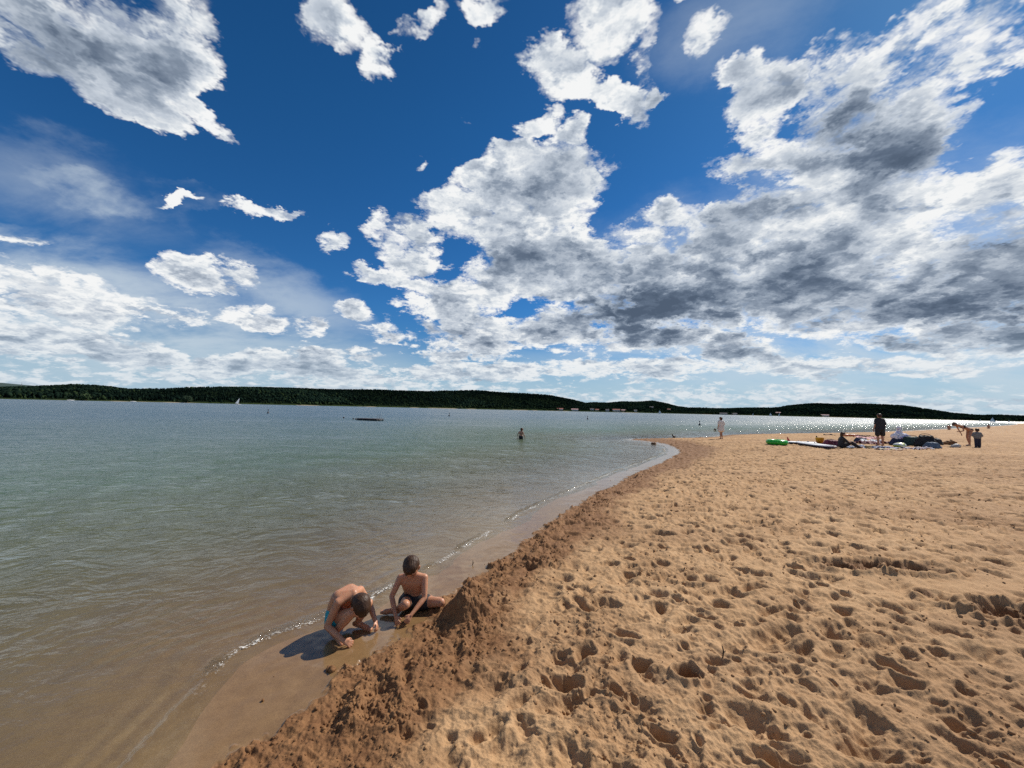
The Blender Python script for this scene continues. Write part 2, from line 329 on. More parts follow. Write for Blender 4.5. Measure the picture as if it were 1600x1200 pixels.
def ground(x, y, detail=True):
    """height, and the masks damp / swash / coarse"""
    x = x.astype(np.float32); y = y.astype(np.float32)
    sd = shore_sd(x, y)
    sdn = sd + .10 * gn(x * 1.3, y * 1.3) + .05 * gn(x * 4.1, y * 4.1)
    z = base_z(sd + .04 * gn(x * .9, y * .9) * (sd > 0))
    far = np.hypot(x, y)
    edge = .50 + .16 * np.exp(-((y - 2.82) / .45) ** 2) * 1.4 - .30 * sstep(23, 29, y) - .24 * sstep(2.6, 2.05, y)
    e2 = sdn + .07 * gn(x * 9, y * 9) + .05 * gn(x * 23, y * 23)
    rough = sstep(edge, edge + .07, e2)                 # where the churned sand starts
    swash = 1 - rough
    wid = .95 + .45 * gn(x * .35 + 5, y * .35) + .9 * sstep(12, 20, y) * sstep(30, 24, y)
    damp = (1 - sstep(edge + wid * .55, edge + wid * 1.25, sdn + .25 * gn(x * 2.2, y * 2.2) + .12 * gn(x * 7, y * 7)))
    dug = np.zeros_like(x)
    for (dx, dy, ra, rb, ang, dep) in DUG:
        c, s = math.cos(ang), math.sin(ang); u = ((x - dx) * c + (y - dy) * s) / ra; v = (-(x - dx) * s + (y - dy) * c) / rb
        r = np.sqrt(u * u + v * v) + .35 * gn(x * 5, y * 5) + .2 * gn(x * 13, y * 13)
        m = 1 - sstep(.55, 1.05, r); dug = np.maximum(dug, m)
        z += rough * (-dep * (1 - sstep(.3, .9, r)) + dep * .7 * np.exp(-((r - 1.15) / .22) ** 2))
    damp = np.maximum(damp, .95 * dug)
    if not detail: return z, sd, damp, swash, dug
    # --- dry, trodden sand
    wx = x + .07 * gn(x * 3, y * 3); wy = y + .07 * gn(x * 3 + 50, y * 3)
    def pit(R, D, E):
        def f(dx, dy, r1, r2, r3):
            c = np.cos(r1 * 6.283); s = np.sin(r1 * 6.283)
            u = dx * c + dy * s; v = (-dx * s + dy * c) * (1 + E * r3)
            r = np.sqrt(u * u + v * v) / (R * (.65 + .6 * r2))
            return D * (.45 + .75 * r3) * (-(1 - sstep(.25, 1.0, r)) + .38 * np.exp(-((r - 1.18) / .2) ** 2))
        return f
    soft = sstep(.9, 2.2, sd)
    sm = np.ones_like(x)                               # a smoother, wind-swept patch on the right
    sm -= .75 * np.exp(-(((x - SMOOTHP[0]) / 1.1) ** 2 + ((y - SMOOTHP[1]) / .28) ** 2))
    dry = cells(wx, wy, .40, pit(.14, .045, .9), 1, .9, np.add)
    dry += .75 * cells(wx + 9, wy, .30, pit(.11, .045, .8), 2, .75, np.add)
    dry += cells(wx, wy + 5, .15, pit(.05, .016, .6), 3, .8, np.add)
    dry += cells(wx + 3, wy + 5, .95, pit(.32, .035, 1.2), 7, .6, np.add)
    rid = 1 - np.abs(fbm(wx * .8, wy * 1.25, 2.4, 3)) * 1.6
    dry += .020 * rid * np.abs(rid) + .014 * fbm(x, y, 6, 3, .55)
    dry = np.where(dry > .012, .012 + .45 * (dry - .012), dry)
    fine = .006 * fbm(x, y, 22, 3, .6)
    # --- clods and crumbs
    def lump(R, H):
        def f(dx, dy, r1, r2, r3):
            r = np.hypot(dx * (1 + .5 * r1), dy) / (R * (.5 + .8 * r2))
            return H * (.4 + .9 * r3) * np.sqrt(np.clip(1 - r * r, 0, 1))
        return f
    jx = x + .02 * gn(x * 19, y * 19); jy = y + .02 * gn(x * 19, y * 19 + 77)
    cl = cells(jx, jy, .15, lump(.075, .030), 4, .45, np.maximum)
    cl = np.maximum(cl, cells(jx, jy, .075, lump(.034, .014), 5, .8, np.maximum))
    near = far < 9
    small = np.zeros_like(x)
    small[near] = cells(jx[near], jy[near], .035, lump(.017, .010), 6, .75, np.maximum)
    cl = np.maximum(cl, small) + small * .7
    nn = fbm(x, y, 4.2, 4, .6)
    blocky = np.floor(nn * 5 + .5 * gn(x * 30, y * 30)) / 5
    cl = cl * (.35 + .65 * sstep(-.25, .3, nn)) + .026 * nn + .010 * blocky + .007 * np.abs(gn(x * 34, y * 34)) + .006 * fbm(x, y, 55, 2, .7)
    cl += cells(wx, wy, .36, pit(.14, .055, .9), 8, .8, np.add)
    cm = np.clip(rough * (.25 + .75 * sstep(-.2, .15, gn(x * 3.1, y * 3.1 + 40))) * (1 - sstep(.7, 1.45, sdn + .4 * gn(x * 1.1, y * 1.1))) + dug, 0, 1)
    patch = sstep(.12, .45, gn(x * .9 + 31, y * .9)) * .30 * soft
    cm2 = np.clip(cm + patch, 0, 1)
    z += rough * ((1.4 + .25 * sstep(5, 12, far)) * dry * (.45 + .55 * soft) * (1 - .6 * cm) * sm + cl * cm2 + fine * (.6 + .4 * sm))
    z += (1 - rough) * (.0025 * gn(x * 3, y * 3) + .0012 * gn(x * 11, y * 11)) * sstep(0, .2, sd)
    # faint ripples on the bed
    z += (sd < 0) * .0035 * np.sin((sd + .25 * gn(x * 1.2, y * 1.2)) * 30 + 5 * gn(x * .8, y * .8)) * sstep(-.2, .4, gn(x * .7, y * .7)) * sstep(0, -.6, sd)
    # the flat, rounded mound by the boy is its own object; sand heaps up round its foot
    z += .05 * np.exp(-(((x - MOUND[0]) / .30) ** 2 + ((y - MOUND[1]) / .26) ** 2))
    # press a hollow where people and things rest
    return z, sd, damp, swash, cm2
def gz(x, y, w=.0):
    a = np.array([x], np.float32); b = np.array([y], np.float32)
    return float(ground(a, b)[0][0])
def gzm(x, y, r=.25):
    """mean level under a thing"""
    a = np.array([x + r * i for i in (-1, -.5, 0, .5, 1) for j in (-1, -.5, 0, .5, 1)], np.float32)
    b = np.array([y + r * j for i in (-1, -.5, 0, .5, 1) for j in (-1, -.5, 0, .5, 1)], np.float32)
    return float(np.mean(ground(a, b)[0]))
def polar(cols_fine, rows):
    """a sheet round the camera: fine columns in front, coarse behind"""
    a = np.arctan(cols_fine); a0, a1 = a[0], a[-1]
    rest = np.linspace(a1, a0 + 2 * PI, 110)[1:-1]
    A = np.concatenate([a, rest]); R = np.asarray(rows)
    X = R[:, None] * np.sin(A)[None]; Y = R[:, None] * np.cos(A)[None]
    n, m = len(R), len(A)
    i = np.arange(n - 1)[:, None] * m; j = np.arange(m)[None]; j1 = (j + 1) % m
    F = np.stack([i + j, i + m + j, i + m + j1, i + j1], -1).reshape(-1, 4)[:, ::-1]
    return X, Y, F
def make_ground():
    rows = [0.02, .3, .6, .9, 1.2]; r = 1.35
    while r < 70:
        rows.append(r); r += min(max(r * r * .0008, .004), .06 if r < 26 else (.11 if r < 45 else .4))
    rows += list(np.geomspace(71, 9000, 50))
    X, Y, F = polar(np.arange(-1.6, 1.62, .0020), rows)
    z, sd, damp, swash, cm = ground(X, Y)
    hyp = np.hypot(X, Y)
    z = np.where((hyp > 600) & (Y > -60), -10, z)
    V = np.stack([X, Y, z], -1).reshape(-1, 3)
    m, N, out = material('sand')
    tc = N.new('ShaderNodeTexCoord').outputs['Object']
    at = lambda k: N.new('ShaderNodeAttribute', attribute_name=k).outputs['Fac']
    D, S, C = at('damp'), at('swash'), at('coarse')
    n1 = N.noise(tc, 1.1, 5, .6); n2 = N.noise(tc, 9, 5, .65); n3 = N.noise(tc, 120, 3, .7); n4 = N.noise(tc, 700, 2, .6)
    dry = N.cramp(n1, [(.3, (.385, .236, .122)), (.55, (.445, .280, .148)), (.75, (.495, .323, .178))])
    dry = N.mix(N.ramp(n2, .45, .72), dry, (.32, .188, .092, 1))
    dry = N.mix(N.math('MULTIPLY', N.ramp(N.noise(N.vmath('MULTIPLY', tc, (.16, .5, 1)), 1.0, 5, .65), .47, .62), .6), dry, (.31, .185, .098, 1))
    dmp = N.cramp(n2, [(.3, (.150, .070, .030)), (.6, (.228, .116, .050)), (.8, (.32, .178, .082))])
    wet = N.cramp(n2, [(.3, (.185, .110, .050)), (.7, (.245, .150, .070))])
    f = N.math('MAXIMUM', D, N.math('MULTIPLY', C, .72))
    c = N.mix(f, dry, dmp); c = N.mix(S, c, wet)
    g = N.ramp(n3, .3, .7, .86, 1.14, 'LINEAR'); g2 = N.ramp(n4, .25, .75, .82, 1.18, 'LINEAR')
    c = N.vmath('SCALE', c, scale=N.math('MULTIPLY', g, g2))
    p = N.new('ShaderNodeBsdfPrincipled')
    N.put(p.inputs['Base Color'], c)
    N.put(p.inputs['Roughness'], N.math('MULTIPLY_ADD', S, -.62, N.math('MULTIPLY_ADD', D, -.15, .92)))
    N.put(p.inputs['Specular IOR Level'], N.math('MULTIPLY_ADD', S, .3, .2))
    b = N.new('ShaderNodeBump'); b.inputs['Distance'].default_value = .012
    N.put(b.inputs['Strength'], N.math('MULTIPLY_ADD', S, -.62, .5))
    hh = N.math('MULTIPLY_ADD', N.noise(tc, 60, 6, .7), 1.0, N.math('MULTIPLY', n4, .15))
    N.put(b.inputs['Height'], hh); N.put(p.inputs['Normal'], b.outputs[0])
    m.node_tree.links.new(p.outputs[0], out.inputs[0])
    o = mesh_np('sand', V, F, m, True, attrs={'damp': damp.ravel(), 'swash': swash.ravel(), 'coarse': cm.ravel()})
    tag(o, kind='structure'); return m
SAND = make_ground()

# ---------------------------------------------------------------- water
def make_water():
    rows = [0.02, .6, 1.2]; r = 1.3
    while r < 60:
        rows.append(r); r += min(max(r * r * .0022, .012), .10)
    rows += list(np.geomspace(61, 9000, 70))
    X, Y, F = polar(np.arange(-1.62, 1.64, .0045), rows)
    X = X.astype(np.float32); Y = Y.astype(np.float32)
    sd = shore_sd(X, Y); depth = np.clip(-base_z(sd), 0, 9)
    R = np.hypot(X, Y)
    z = np.zeros_like(X); rs = np.random.RandomState(3)
    for i in range(34):
        L = .22 * 1.085 ** i; th = rs.normal(math.radians(-118), .55); k = 2 * PI / L
        A = .0021 * L ** .85
        ph = rs.rand() * 6.28
        mod = .6 + .8 * gn(X / (L * 3.1) + i * 3.3, Y / (L * 3.1) + i)
        fade = 1 - sstep(25 * L + 8, 60 * L + 14, R)
        s = np.sin((X * math.cos(th) + Y * math.sin(th)) * k + ph + 1.5 * gn(X / (L * 4) + i, Y / (L * 4)))
        z += A * mod * fade * (s + .25 * s * s)
    calm = .25 + .75 * sstep(0, -2.5, sd)
    z *= calm
    # small lips of swash that run along the waterline
    w = .09 * gn(X * .55 + 3, Y * .55) + .03 * gn(X * 2.1, Y * 2.1) + .012 * gn(X * 8, Y * 8)
    for off, h, wd in ((-.16, .020, .035), (-.34, .011, .04)):
        on = sstep(-.15, .25, gn(X * .42 + off * 31, Y * .42 + 8))
        z += h * on * np.exp(-((sd - off + w) / wd) ** 2) * (1 + .6 * gn(X * 17, Y * 17))
    z = np.where(R > 60, 0, z)
    m, N, out = material('water')
    at = lambda k: N.new('ShaderNodeAttribute', attribute_name=k).outputs['Fac']
    dep, sdx = at('depth'), at('shore')
    tc = N.new('ShaderNodeTexCoord').outputs['Object']
    mp = N.vmath('MULTIPLY', tc, (.75, 1.0, 1.0))
    # ripples: wind chop of several sizes, calmer in the shallows
    h = N.math('MULTIPLY', N.noise(mp, 1.1, 4, .55, dist=.5), .16)
    h = N.math('ADD', h, N.math('MULTIPLY', N.noise(mp, 4.5, 5, .6, dist=.6), .05))
    rid = N.math('ABSOLUTE', N.math('SUBTRACT', N.noise(mp, 2.3, 3, .5, dist=.8), .5))
    h = N.math('ADD', h, N.math('MULTIPLY', rid, -.14))
    h = N.math('ADD', h, N.math('MULTIPLY', N.noise(mp, 15.0, 3, .6), .014))
    patch = N.ramp(N.noise(N.vmath('MULTIPLY', tc, (.02, .05, 1)), 1.0, 10, .78), .36, .64, .35, 1.9, 'LINEAR')
    stren = N.math('MULTIPLY', patch, N.ramp(sdx, -7.0, -.3, 1.0, .22, 'LINEAR'))
    # the breaking lip: rough little facets that catch the sun
    lw = N.math('MULTIPLY_ADD', N.noise(tc, 1.3, 4, .6), .30, -.15); s3 = N.math('ADD', sdx, lw)
    lipb = N.math('MULTIPLY', N.ramp(s3, -.30, -.20), N.ramp(s3, -.08, -.16))
    lipb = N.math('MULTIPLY', lipb, N.ramp(N.noise(tc, .9, 3, .6), .36, .50))
    lipb = N.math('MULTIPLY', lipb, N.ramp(N.sep(tc)[1], 2.5, 2.9))
    h = N.math('ADD', h, N.math('MULTIPLY', N.math('MULTIPLY', N.noise(tc, 38, 3, .6), .055), lipb))
    stren = N.math('MAXIMUM', stren, N.math('MULTIPLY', lipb, .95))
    b = N.new('ShaderNodeBump'); b.inputs['Distance'].default_value = 1.0
    N.put(b.inputs['Strength'], N.math('MULTIPLY', stren, 1.0, clamp=True)); N.put(b.inputs['Height'], h)
    # facets too fine for the bump to resolve far out: slopes taken straight from noise
    sl = None
    for sc_, am in ((.55, .5), (2.3, .7), (8.5, .8), (31.0, .5)):
        v = N.vmath('SCALE', N.vmath('SUBTRACT', N.noise(N.vmath('ADD', mp, (sc_ * 3, 7, 1)), sc_, 2, .5, color=True), (.5, .5, .5)), scale=am)
        sl = v if sl is None else N.vmath('ADD', sl, v)
    sl = N.vmath('MULTIPLY', sl, (1, 1, 0))
    sl = N.vmath('SCALE', sl, scale=N.math('MULTIPLY', N.ramp(patch, .3, 1.9, .55, 1.35, 'LINEAR'), N.math('MAXIMUM', N.ramp(sdx, -42.0, -3.0, 1.0, .10), N.math('MULTIPLY', N.ramp(N.sep(tc)[0], 6.0, 16.0), .9))))
    # wave faces of every size that lean the way of the low sun
    fc = N.ramp(N.noise(N.vmath('MULTIPLY', tc, (.035, .075, 1)), 1.0, 11, .93), .535, .585)
    fc = N.math('MULTIPLY', fc, N.ramp(sdx, -9.0, -2.0, 1.0, 0.0))
    sl = N.vmath('ADD', sl, N.vmath('SCALE', (-math.sin(SUN_AZ) * .34, -math.cos(SUN_AZ) * .34, 0), scale=fc))
    nrm = N.vmath('NORMALIZE', N.vmath('ADD', b.outputs[0], sl))
    cdep = N.math('MULTIPLY', dep, -4.2); op = N.math('SUBTRACT', 1.0, N.math('EXPONENT', cdep))
    body = N.new('ShaderNodeBsdfDiffuse')
    N.put(body.inputs[0], N.cramp(N.math('MULTIPLY', dep, .25), [(0, (.200, .150, .070)), (.06, (.125, .125, .062)), (.18, (.070, .112, .066)), (.4, (.038, .084, .070)), (1, (.018, .070, .098))]))
    tr = N.new('ShaderNodeBsdfTransparent'); tr.inputs[0].default_value = (.93, .94, .88, 1)
    mx = N.new('ShaderNodeMixShader'); N.put(mx.inputs[0], op)
    t = m.node_tree.links
    t.new(tr.outputs[0], mx.inputs[1]); t.new(body.outputs[0], mx.inputs[2])
    gl = N.new('ShaderNodeBsdfGlossy'); N.put(gl.inputs['Roughness'], N.ramp(sdx, -25.0, -2.0, .25, .08, 'LINEAR'))
    N.put(gl.inputs['Normal'], nrm)
    # reflection grows towards grazing views, the same from above and from below
    geo = N.new('ShaderNodeNewGeometry')
    ci = N.math('ABSOLUTE', N.vmath('DOT_PRODUCT', nrm, geo.outputs['Incoming']), clamp=True)
    fr = N.math('MULTIPLY_ADD', N.math('POWER', N.math('SUBTRACT', 1.0, ci, clamp=True), 5.0), .90, .022)
    m2 = N.new('ShaderNodeMixShader'); N.put(m2.inputs[0], fr)
    t.new(mx.outputs[0], m2.inputs[1]); t.new(gl.outputs[0], m2.inputs[2])
    # broken white lines on the last lip: foam, with sun glints painted in
    fn = N.noise(tc, 45, 3, .7); fl = N.noise(tc, 1.6, 3, .6)
    fo = N.math('MULTIPLY', N.ramp(fn, .52, .60), N.ramp(fl, .42, .56))
    wob = N.math('MULTIPLY_ADD', N.noise(tc, 2.2, 4, .6), .26, -.13)
    s2 = N.math('ADD', sdx, wob)
    band = N.math('MULTIPLY', N.ramp(s2, -.20, -.15), N.ramp(s2, -.09, -.13))
    fo = N.math('MULTIPLY', N.math('MULTIPLY', fo, band), N.ramp(N.sep(tc)[1], 2.5, 2.9))
    fd = N.new('ShaderNodeBsdfDiffuse'); fd.inputs[0].default_value = (.75, .74, .70, 1)
    m3 = N.new('ShaderNodeMixShader'); N.put(m3.inputs[0], fo)
    t.new(m2.outputs[0], m3.inputs[1]); t.new(fd.outputs[0], m3.inputs[2])
    t.new(m3.outputs[0], out.inputs[0])
    o = mesh_np('water', np.stack([X, Y, z], -1).reshape(-1, 3), F, m, True, attrs={'depth': depth.ravel(), 'shore': sd.ravel()})
    tag(o, kind='structure')
make_water()

# ---------------------------------------------------------------- far shore: hills and woods
SKYLINE = [(-55.0, 0.88), (-53.1, 0.89), (-50.9, 1.13), (-48.9, 1.38), (-46.8, 1.38), (-44.9, 1.22), (-41.9, 1.45), (-39.8, 1.71), (-33.7, 2.12), (-28.8, 2.19), (-21.8, 2.33), (-14.9, 2.41), (-5.7, 2.61), (0.0, 2.47), (5.7, 2.21), (9.0, 1.70), (10.9, 1.17), (12.3, 1.29), (14.1, 1.23), (15.8, 1.45), (17.6, 1.48), (20.1, 1.70), (21.8, 1.36), (23.3, 0.95), (24.6, 0.80), (29.5, 0.81), (34.3, 0.97), (35.6, 1.22), (38.1, 1.48), (42.0, 1.51), (44.0, 1.39), (45.5, 1.33), (47.3, 0.96), (48.9, 0.61), (50.5, 0.47), (51.7, 0.56), (53.1, 0.48), (56.3, 0.35)]
def hill_prof(az):
    """azimuth in degrees -> distance of the far bank, ridge elevation in degrees"""
    d = np.interp(az, [-90, -55, -30, 0, 8, 20, 35, 55, 80], [900, 1000, 1150, 1500, 1700, 2000, 2300, 2700, 2900])
    e = np.interp(az, [a for a, _ in SKYLINE], [b for _, b in SKYLINE])
    return d, e
TREE_H = np.float32(8.5)
def hill_z(az, t):
    """t 0..1 from the bank to the ridge, then down behind"""
    d, e = hill_prof(az); depth = 330 + .12 * d
    r = d + t * depth
    H = np.maximum(EYE + (d + depth) * np.tan(np.radians(e)) - TREE_H * .95, 3.0)
    k = .10 * sstep(0, .12, t) + .90 * sstep(.06, 1.0, t) ** .8
    k = np.where(t > 1, 1 - .5 * (t - 1) ** 1.2, k)
    x = r * np.sin(np.radians(az)); y = r * np.cos(np.radians(az))
    z = -.6 + 1.6 * sstep(0, .03, t) + H * k * (1 + .0 * x) + 5 * gn(x * .006, y * .006) * sstep(.1, .5, t) * (1 - sstep(.85, 1, t))
    return x, y, z
def make_hills():
    A = np.arange(-82, 84, .12); T = np.concatenate([np.linspace(0, .1, 8), np.linspace(.13, 1.0, 22), np.linspace(1.1, 2.0, 6)])
    AA, TT = np.meshgrid(A, T); x, y, z = hill_z(AA, TT)
    n, m_ = AA.shape; i = np.arange(n - 1)[:, None] * m_; j = np.arange(m_ - 1)[None]
    F = np.stack([i + j, i + j + 1, i + m_ + j + 1, i + m_ + j], -1).reshape(-1, 4)
    m, N, out = material('hillside')
    tc = N.new('ShaderNodeTexCoord').outputs['Object']; bank = N.new('ShaderNodeAttribute', attribute_name='bank').outputs['Fac']
    p = N.new('ShaderNodeBsdfPrincipled'); p.inputs['Roughness'].default_value = .9; p.inputs['Specular IOR Level'].default_value = 0
    n1 = N.noise(tc, .02, 5, .6)
    gr = N.cramp(n1, [(.35, (.005, .010, .006)), (.6, (.008, .014, .007)), (.7, (.012, .022, .009))])
    sn = N.math('MULTIPLY', N.ramp(N.noise(tc, .006, 3), .50, .57), N.ramp(bank, .028, .010))
    gr = N.mix(N.ramp(bank, .07, .03), gr, (.03, .045, .018, 1))
    c = N.mix(sn, gr, (.42, .33, .22, 1))
    N.put(p.inputs['Base Color'], c); m.node_tree.links.new(p.outputs[0], out.inputs[0])
    tag(mesh_np('hills', np.stack([x, y, z], -1).reshape(-1, 3), F, m, True, attrs={'bank': TT.ravel()}), kind='structure')
make_hills()
def far_ridge():
    A = np.arange(-80, 84, .3); d = 6500.
    e = np.interp(A, [-80, -60, -53, -50, -46, -40, -20, 0, 20, 44, 50, 56, 84], [1.0, 1.3, 1.35, 1.15, .9, .6, .5, .5, .5, .35, .45, .55, .6]) + .06 * gn(A * .4, A * 0)
    rows = [(0, 0), (.5, .8), (1, 1), (1.6, .7), (2.2, 0)]
    V = []
    for t, k in rows:
        r = d + t * 700; V.append(np.stack([r * np.sin(np.radians(A)), r * np.cos(np.radians(A)), -2 + k * (EYE + (d + 700) * np.tan(np.radians(e)))], -1))
    m_ = len(A); i = np.arange(len(rows) - 1)[:, None] * m_; j = np.arange(m_ - 1)[None]
    F = np.stack([i + j, i + j + 1, i + m_ + j + 1, i + m_ + j], -1).reshape(-1, 4)
    tag(mesh_np('distant_ridge', np.concatenate(V), F, simple('ridge_green', (.05, .075, .07), .95, .1, .002, 0, .1), True), kind='structure')
far_ridge()

def crown_mat():
    m, N, out = material('forest_green')
    at = N.new('ShaderNodeAttribute', attribute_name='tone').outputs['Fac']
    tc = N.new('ShaderNodeTexCoord').outputs['Object']
    c = N.cramp(at, [(0, (.005, .011, .010)), (.5, (.007, .015, .011)), (.85, (.011, .022, .014)), (1, (.026, .042, .018))])
    c = N.vmath('SCALE', c, scale=N.ramp(N.noise(tc, .012, 4, .6), .35, .65, .7, 1.3))
    p = N.new('ShaderNodeBsdfPrincipled'); p.inputs['Roughness'].default_value = .95; p.inputs['Specular IOR Level'].default_value = 0
    N.put(p.inputs['Base Color'], c); m.node_tree.links.new(p.outputs[0], out.inputs[0]); return m
def make_forest():
    rs = np.random.RandomState(11); n = 42000
    az = rs.uniform(-60, 62, n); t = rs.uniform(0, 1, n) ** .75
    # clearings: the meadow by the village, open shore strips
    keep = t > np.where((az > 8) & (az < 19), .13, .035) * (1 + .4 * gn(az * 1.3, az * 0))
    keep |= rs.rand(n) < .06
    ridge = rs.rand(n) < .22; t = np.where(ridge, rs.uniform(.93, 1.04, n), t)
    az, t = az[keep], t[keep]; n = len(az)
    t = np.maximum(t, .02)
    x, y, z = hill_z(az, t)
    S = rs.uniform(.55, 1.15, n) * TREE_H * (1 + (np.hypot(x, y) > 1900) * .25)
    S *= .75 + .35 * sstep(-.3, .4, gn(x * .004, y * .004))
    con = gn(x * .003 + 9, y * .003) + rs.normal(0, .3, n) > -.15          # conifers or broad crowns
    con &= az < 12 + rs.normal(0, 3, n)
    k = 6; an = np.arange(k) / k * 2 * PI
    prof_c = [(.20, .02), (.26, .22), (.13, .55), (.16, .52), (.0, 1.0)]
    prof_b = [(.12, .05), (.36, .35), (.42, .62), (.26, .88), (.03, 1.0)]
    P = np.where(con[:, None, None], np.array(prof_c)[None], np.array(prof_b)[None])     # n,5,2
    jit = rs.uniform(.75, 1.25, (n, 5, k))
    ang = an[None, None] + rs.uniform(0, 6, (n, 1, 1))
    rr = P[:, :, 0:1] * jit * S[:, None, None]
    vx = x[:, None, None] + rr * np.cos(ang); vy = y[:, None, None] + rr * np.sin(ang)
    vz = z[:, None, None] + (P[:, :, 1:2] * S[:, None, None]) * np.ones((1, 1, k)) - .4 + (jit - 1) * S[:, None, None] * .12 * (P[:, :, 1:2] < .95)
    V = np.stack([vx, vy, vz], -1).reshape(-1, 3)
    base = (np.arange(n) * 5 * k)[:, None, None]; l = (np.arange(4) * k)[None, :, None]; j = np.arange(k)[None, None]
    F = np.stack([base + l + j, base + l + (j + 1) % k, base + l + k + (j + 1) % k, base + l + k + j], -1).reshape(-1, 4)
    tone = np.clip(rs.normal(.42, .18, n) + .25 * (~con) + .5 * (t < .07), 0, 1)
    o = mesh_np('forest', V, F, crown_mat(), True, attrs={'tone': np.repeat(tone, 5 * k)})
    tag(o, 'dark wood of conifers and broad crowns covering the hills across the lake', 'forest', kind='stuff')
make_forest()

# ---------------------------------------------------------------- building blocks for people and things
def empty(name, loc, rz=0):
    o = bpy.data.objects.new(name, None); COL.objects.link(o); o.location = loc; o.rotation_euler = (0, 0, rz)
    o.empty_display_size = .1; return o
def ico(sub):
    bm = bmesh.new(); bmesh.ops.create_icosphere(bm, subdivisions=sub, radius=1); v = [tuple(p.co) for p in bm.verts]; bm.free(); return np.array(v)
ICO2, ICO3 = ico(2), ico(3)
def hull_bm(bm, balls):
    """convex hull of balls [(centre, radius or (rx, ry, rz))]"""
    P = []
    for c, r in balls: P.append(np.array(c)[None] + ICO3 * (np.array(r) if hasattr(r, '__len__') else r))
    t = bmesh.new(); vs = [t.verts.new(p) for p in np.concatenate(P)]
    res = bmesh.ops.convex_hull(t, input=vs)
    bmesh.ops.delete(t, geom=[g for g in res['geom_interior'] if isinstance(g, bmesh.types.BMVert)], context='VERTS')
    for v in [v for v in t.verts if not v.link_faces]: t.verts.remove(v)
    me = bpy.data.meshes.new('t'); t.to_mesh(me); t.free(); bm.from_mesh(me); bpy.data.meshes.remove(me)
def finish(name, bm, mat, parent=None, voxel=None, smooth=3, sf=.5, disp=None, flat=False):
    me = bpy.data.meshes.new(name); bmesh.ops.recalc_face_normals(bm, faces=bm.faces); bm.to_mesh(me); bm.free()
    o = bpy.data.objects.new(name, me); COL.objects.link(o)
    if voxel:
        r = o.modifiers.new('r', 'REMESH'); r.mode = 'VOXEL'; r.voxel_size = voxel
        s = o.modifiers.new('s', 'SMOOTH'); s.factor = sf; s.iterations = smooth
        dg = bpy.context.evaluated_depsgraph_get(); dg.update()
        m2 = bpy.data.meshes.new_from_object(o.evaluated_get(dg)); o.modifiers.clear(); o.data = m2; bpy.data.meshes.remove(me); me = m2; me.name = name
    if disp:
        n = len(me.vertices); co = np.empty(n * 3, np.float32); me.vertices.foreach_get('co', co); co = co.reshape(-1, 3)
        nr = np.empty(n * 3, np.float32); me.vertices.foreach_get('normal', nr); nr = nr.reshape(-1, 3)
        co = co + nr * disp(co)[:, None]; me.vertices.foreach_set('co', co.astype(np.float32).ravel()); me.update()
    me.polygons.foreach_set('use_smooth', np.full(len(me.polygons), not flat))
    me.materials.clear(); me.materials.append(mat)
    if parent: o.parent = parent
    return o
V3 = lambda *a: np.array(a, float)
def unit(v): v = np.array(v, float); return v / np.linalg.norm(v)

M = {}
M['skin'] = simple('skin_boys', (.46, .22, .125), .42, .07, 14, .06, .4, sss=.18)  # the boys' own warm brown skin tone
M['skin_far'] = simple('skin_tanned', (.40, .20, .125), .55, .06, 9, 0, .4)
M['hair'] = simple('hair_dark_brown', (.048, .022, .010), .5, .35, 120, .18, .3)
M['teal'] = simple('cloth_teal', (.0, .28, .34), .6, .1, 60, .2)
M['black'] = simple('cloth_black', (.012, .012, .016), .75, .3, 30, .2)
M['navy'] = simple('cloth_navy', (.016, .020, .045), .8, .3, 20, .3)
M['white_cloth'] = simple('cloth_white', (.72, .66, .60), .8, .06, 20, .2)
M['grey_cloth'] = simple('cloth_grey', (.17, .17, .17), .85, .1, 25, .2)

def hand(bm, wrist, fwd, palm, s, curl=.5, side=1):
    """palm, four fingers of unequal length bent at the knuckles, and a thumb from the side of the palm"""
    f = unit(fwd); n = unit(np.array(palm) - f * np.dot(f, palm)); w = np.cross(f, n) * side   # n: out of the palm
    k = lambda a, b, c: wrist + f * a * s + w * b * s + n * c * s
    hull_bm(bm, [(k(.005, -.010, 0), .012 * s), (k(.005, .010, 0), .012 * s), (k(.045, -.020, 0), .009 * s), (k(.045, .020, 0), .009 * s)])
    for i, (b, L) in enumerate(((-.022, .040), (-.008, .047), (.007, .044), (.021, .035))):
        a0 = k(.045, b, 0); a1 = k(.045 + L * .55, b * 1.25, L * .30 * curl); a2 = k(.045 + L * (.95 - .25 * curl), b * 1.3, L * .85 * curl)
        hull_bm(bm, [(a0, .0078 * s), (a1, .0072 * s)]); hull_bm(bm, [(a1, .0072 * s), (a2, .006 * s)])
    t0 = k(.010, -.022, .004); t1 = k(.030, -.038, .014); t2 = k(.047, -.040, .026)
    hull_bm(bm, [(t0, .010 * s), (t1, .0085 * s)]); hull_bm(bm, [(t1, .0085 * s), (t2, .0068 * s)])

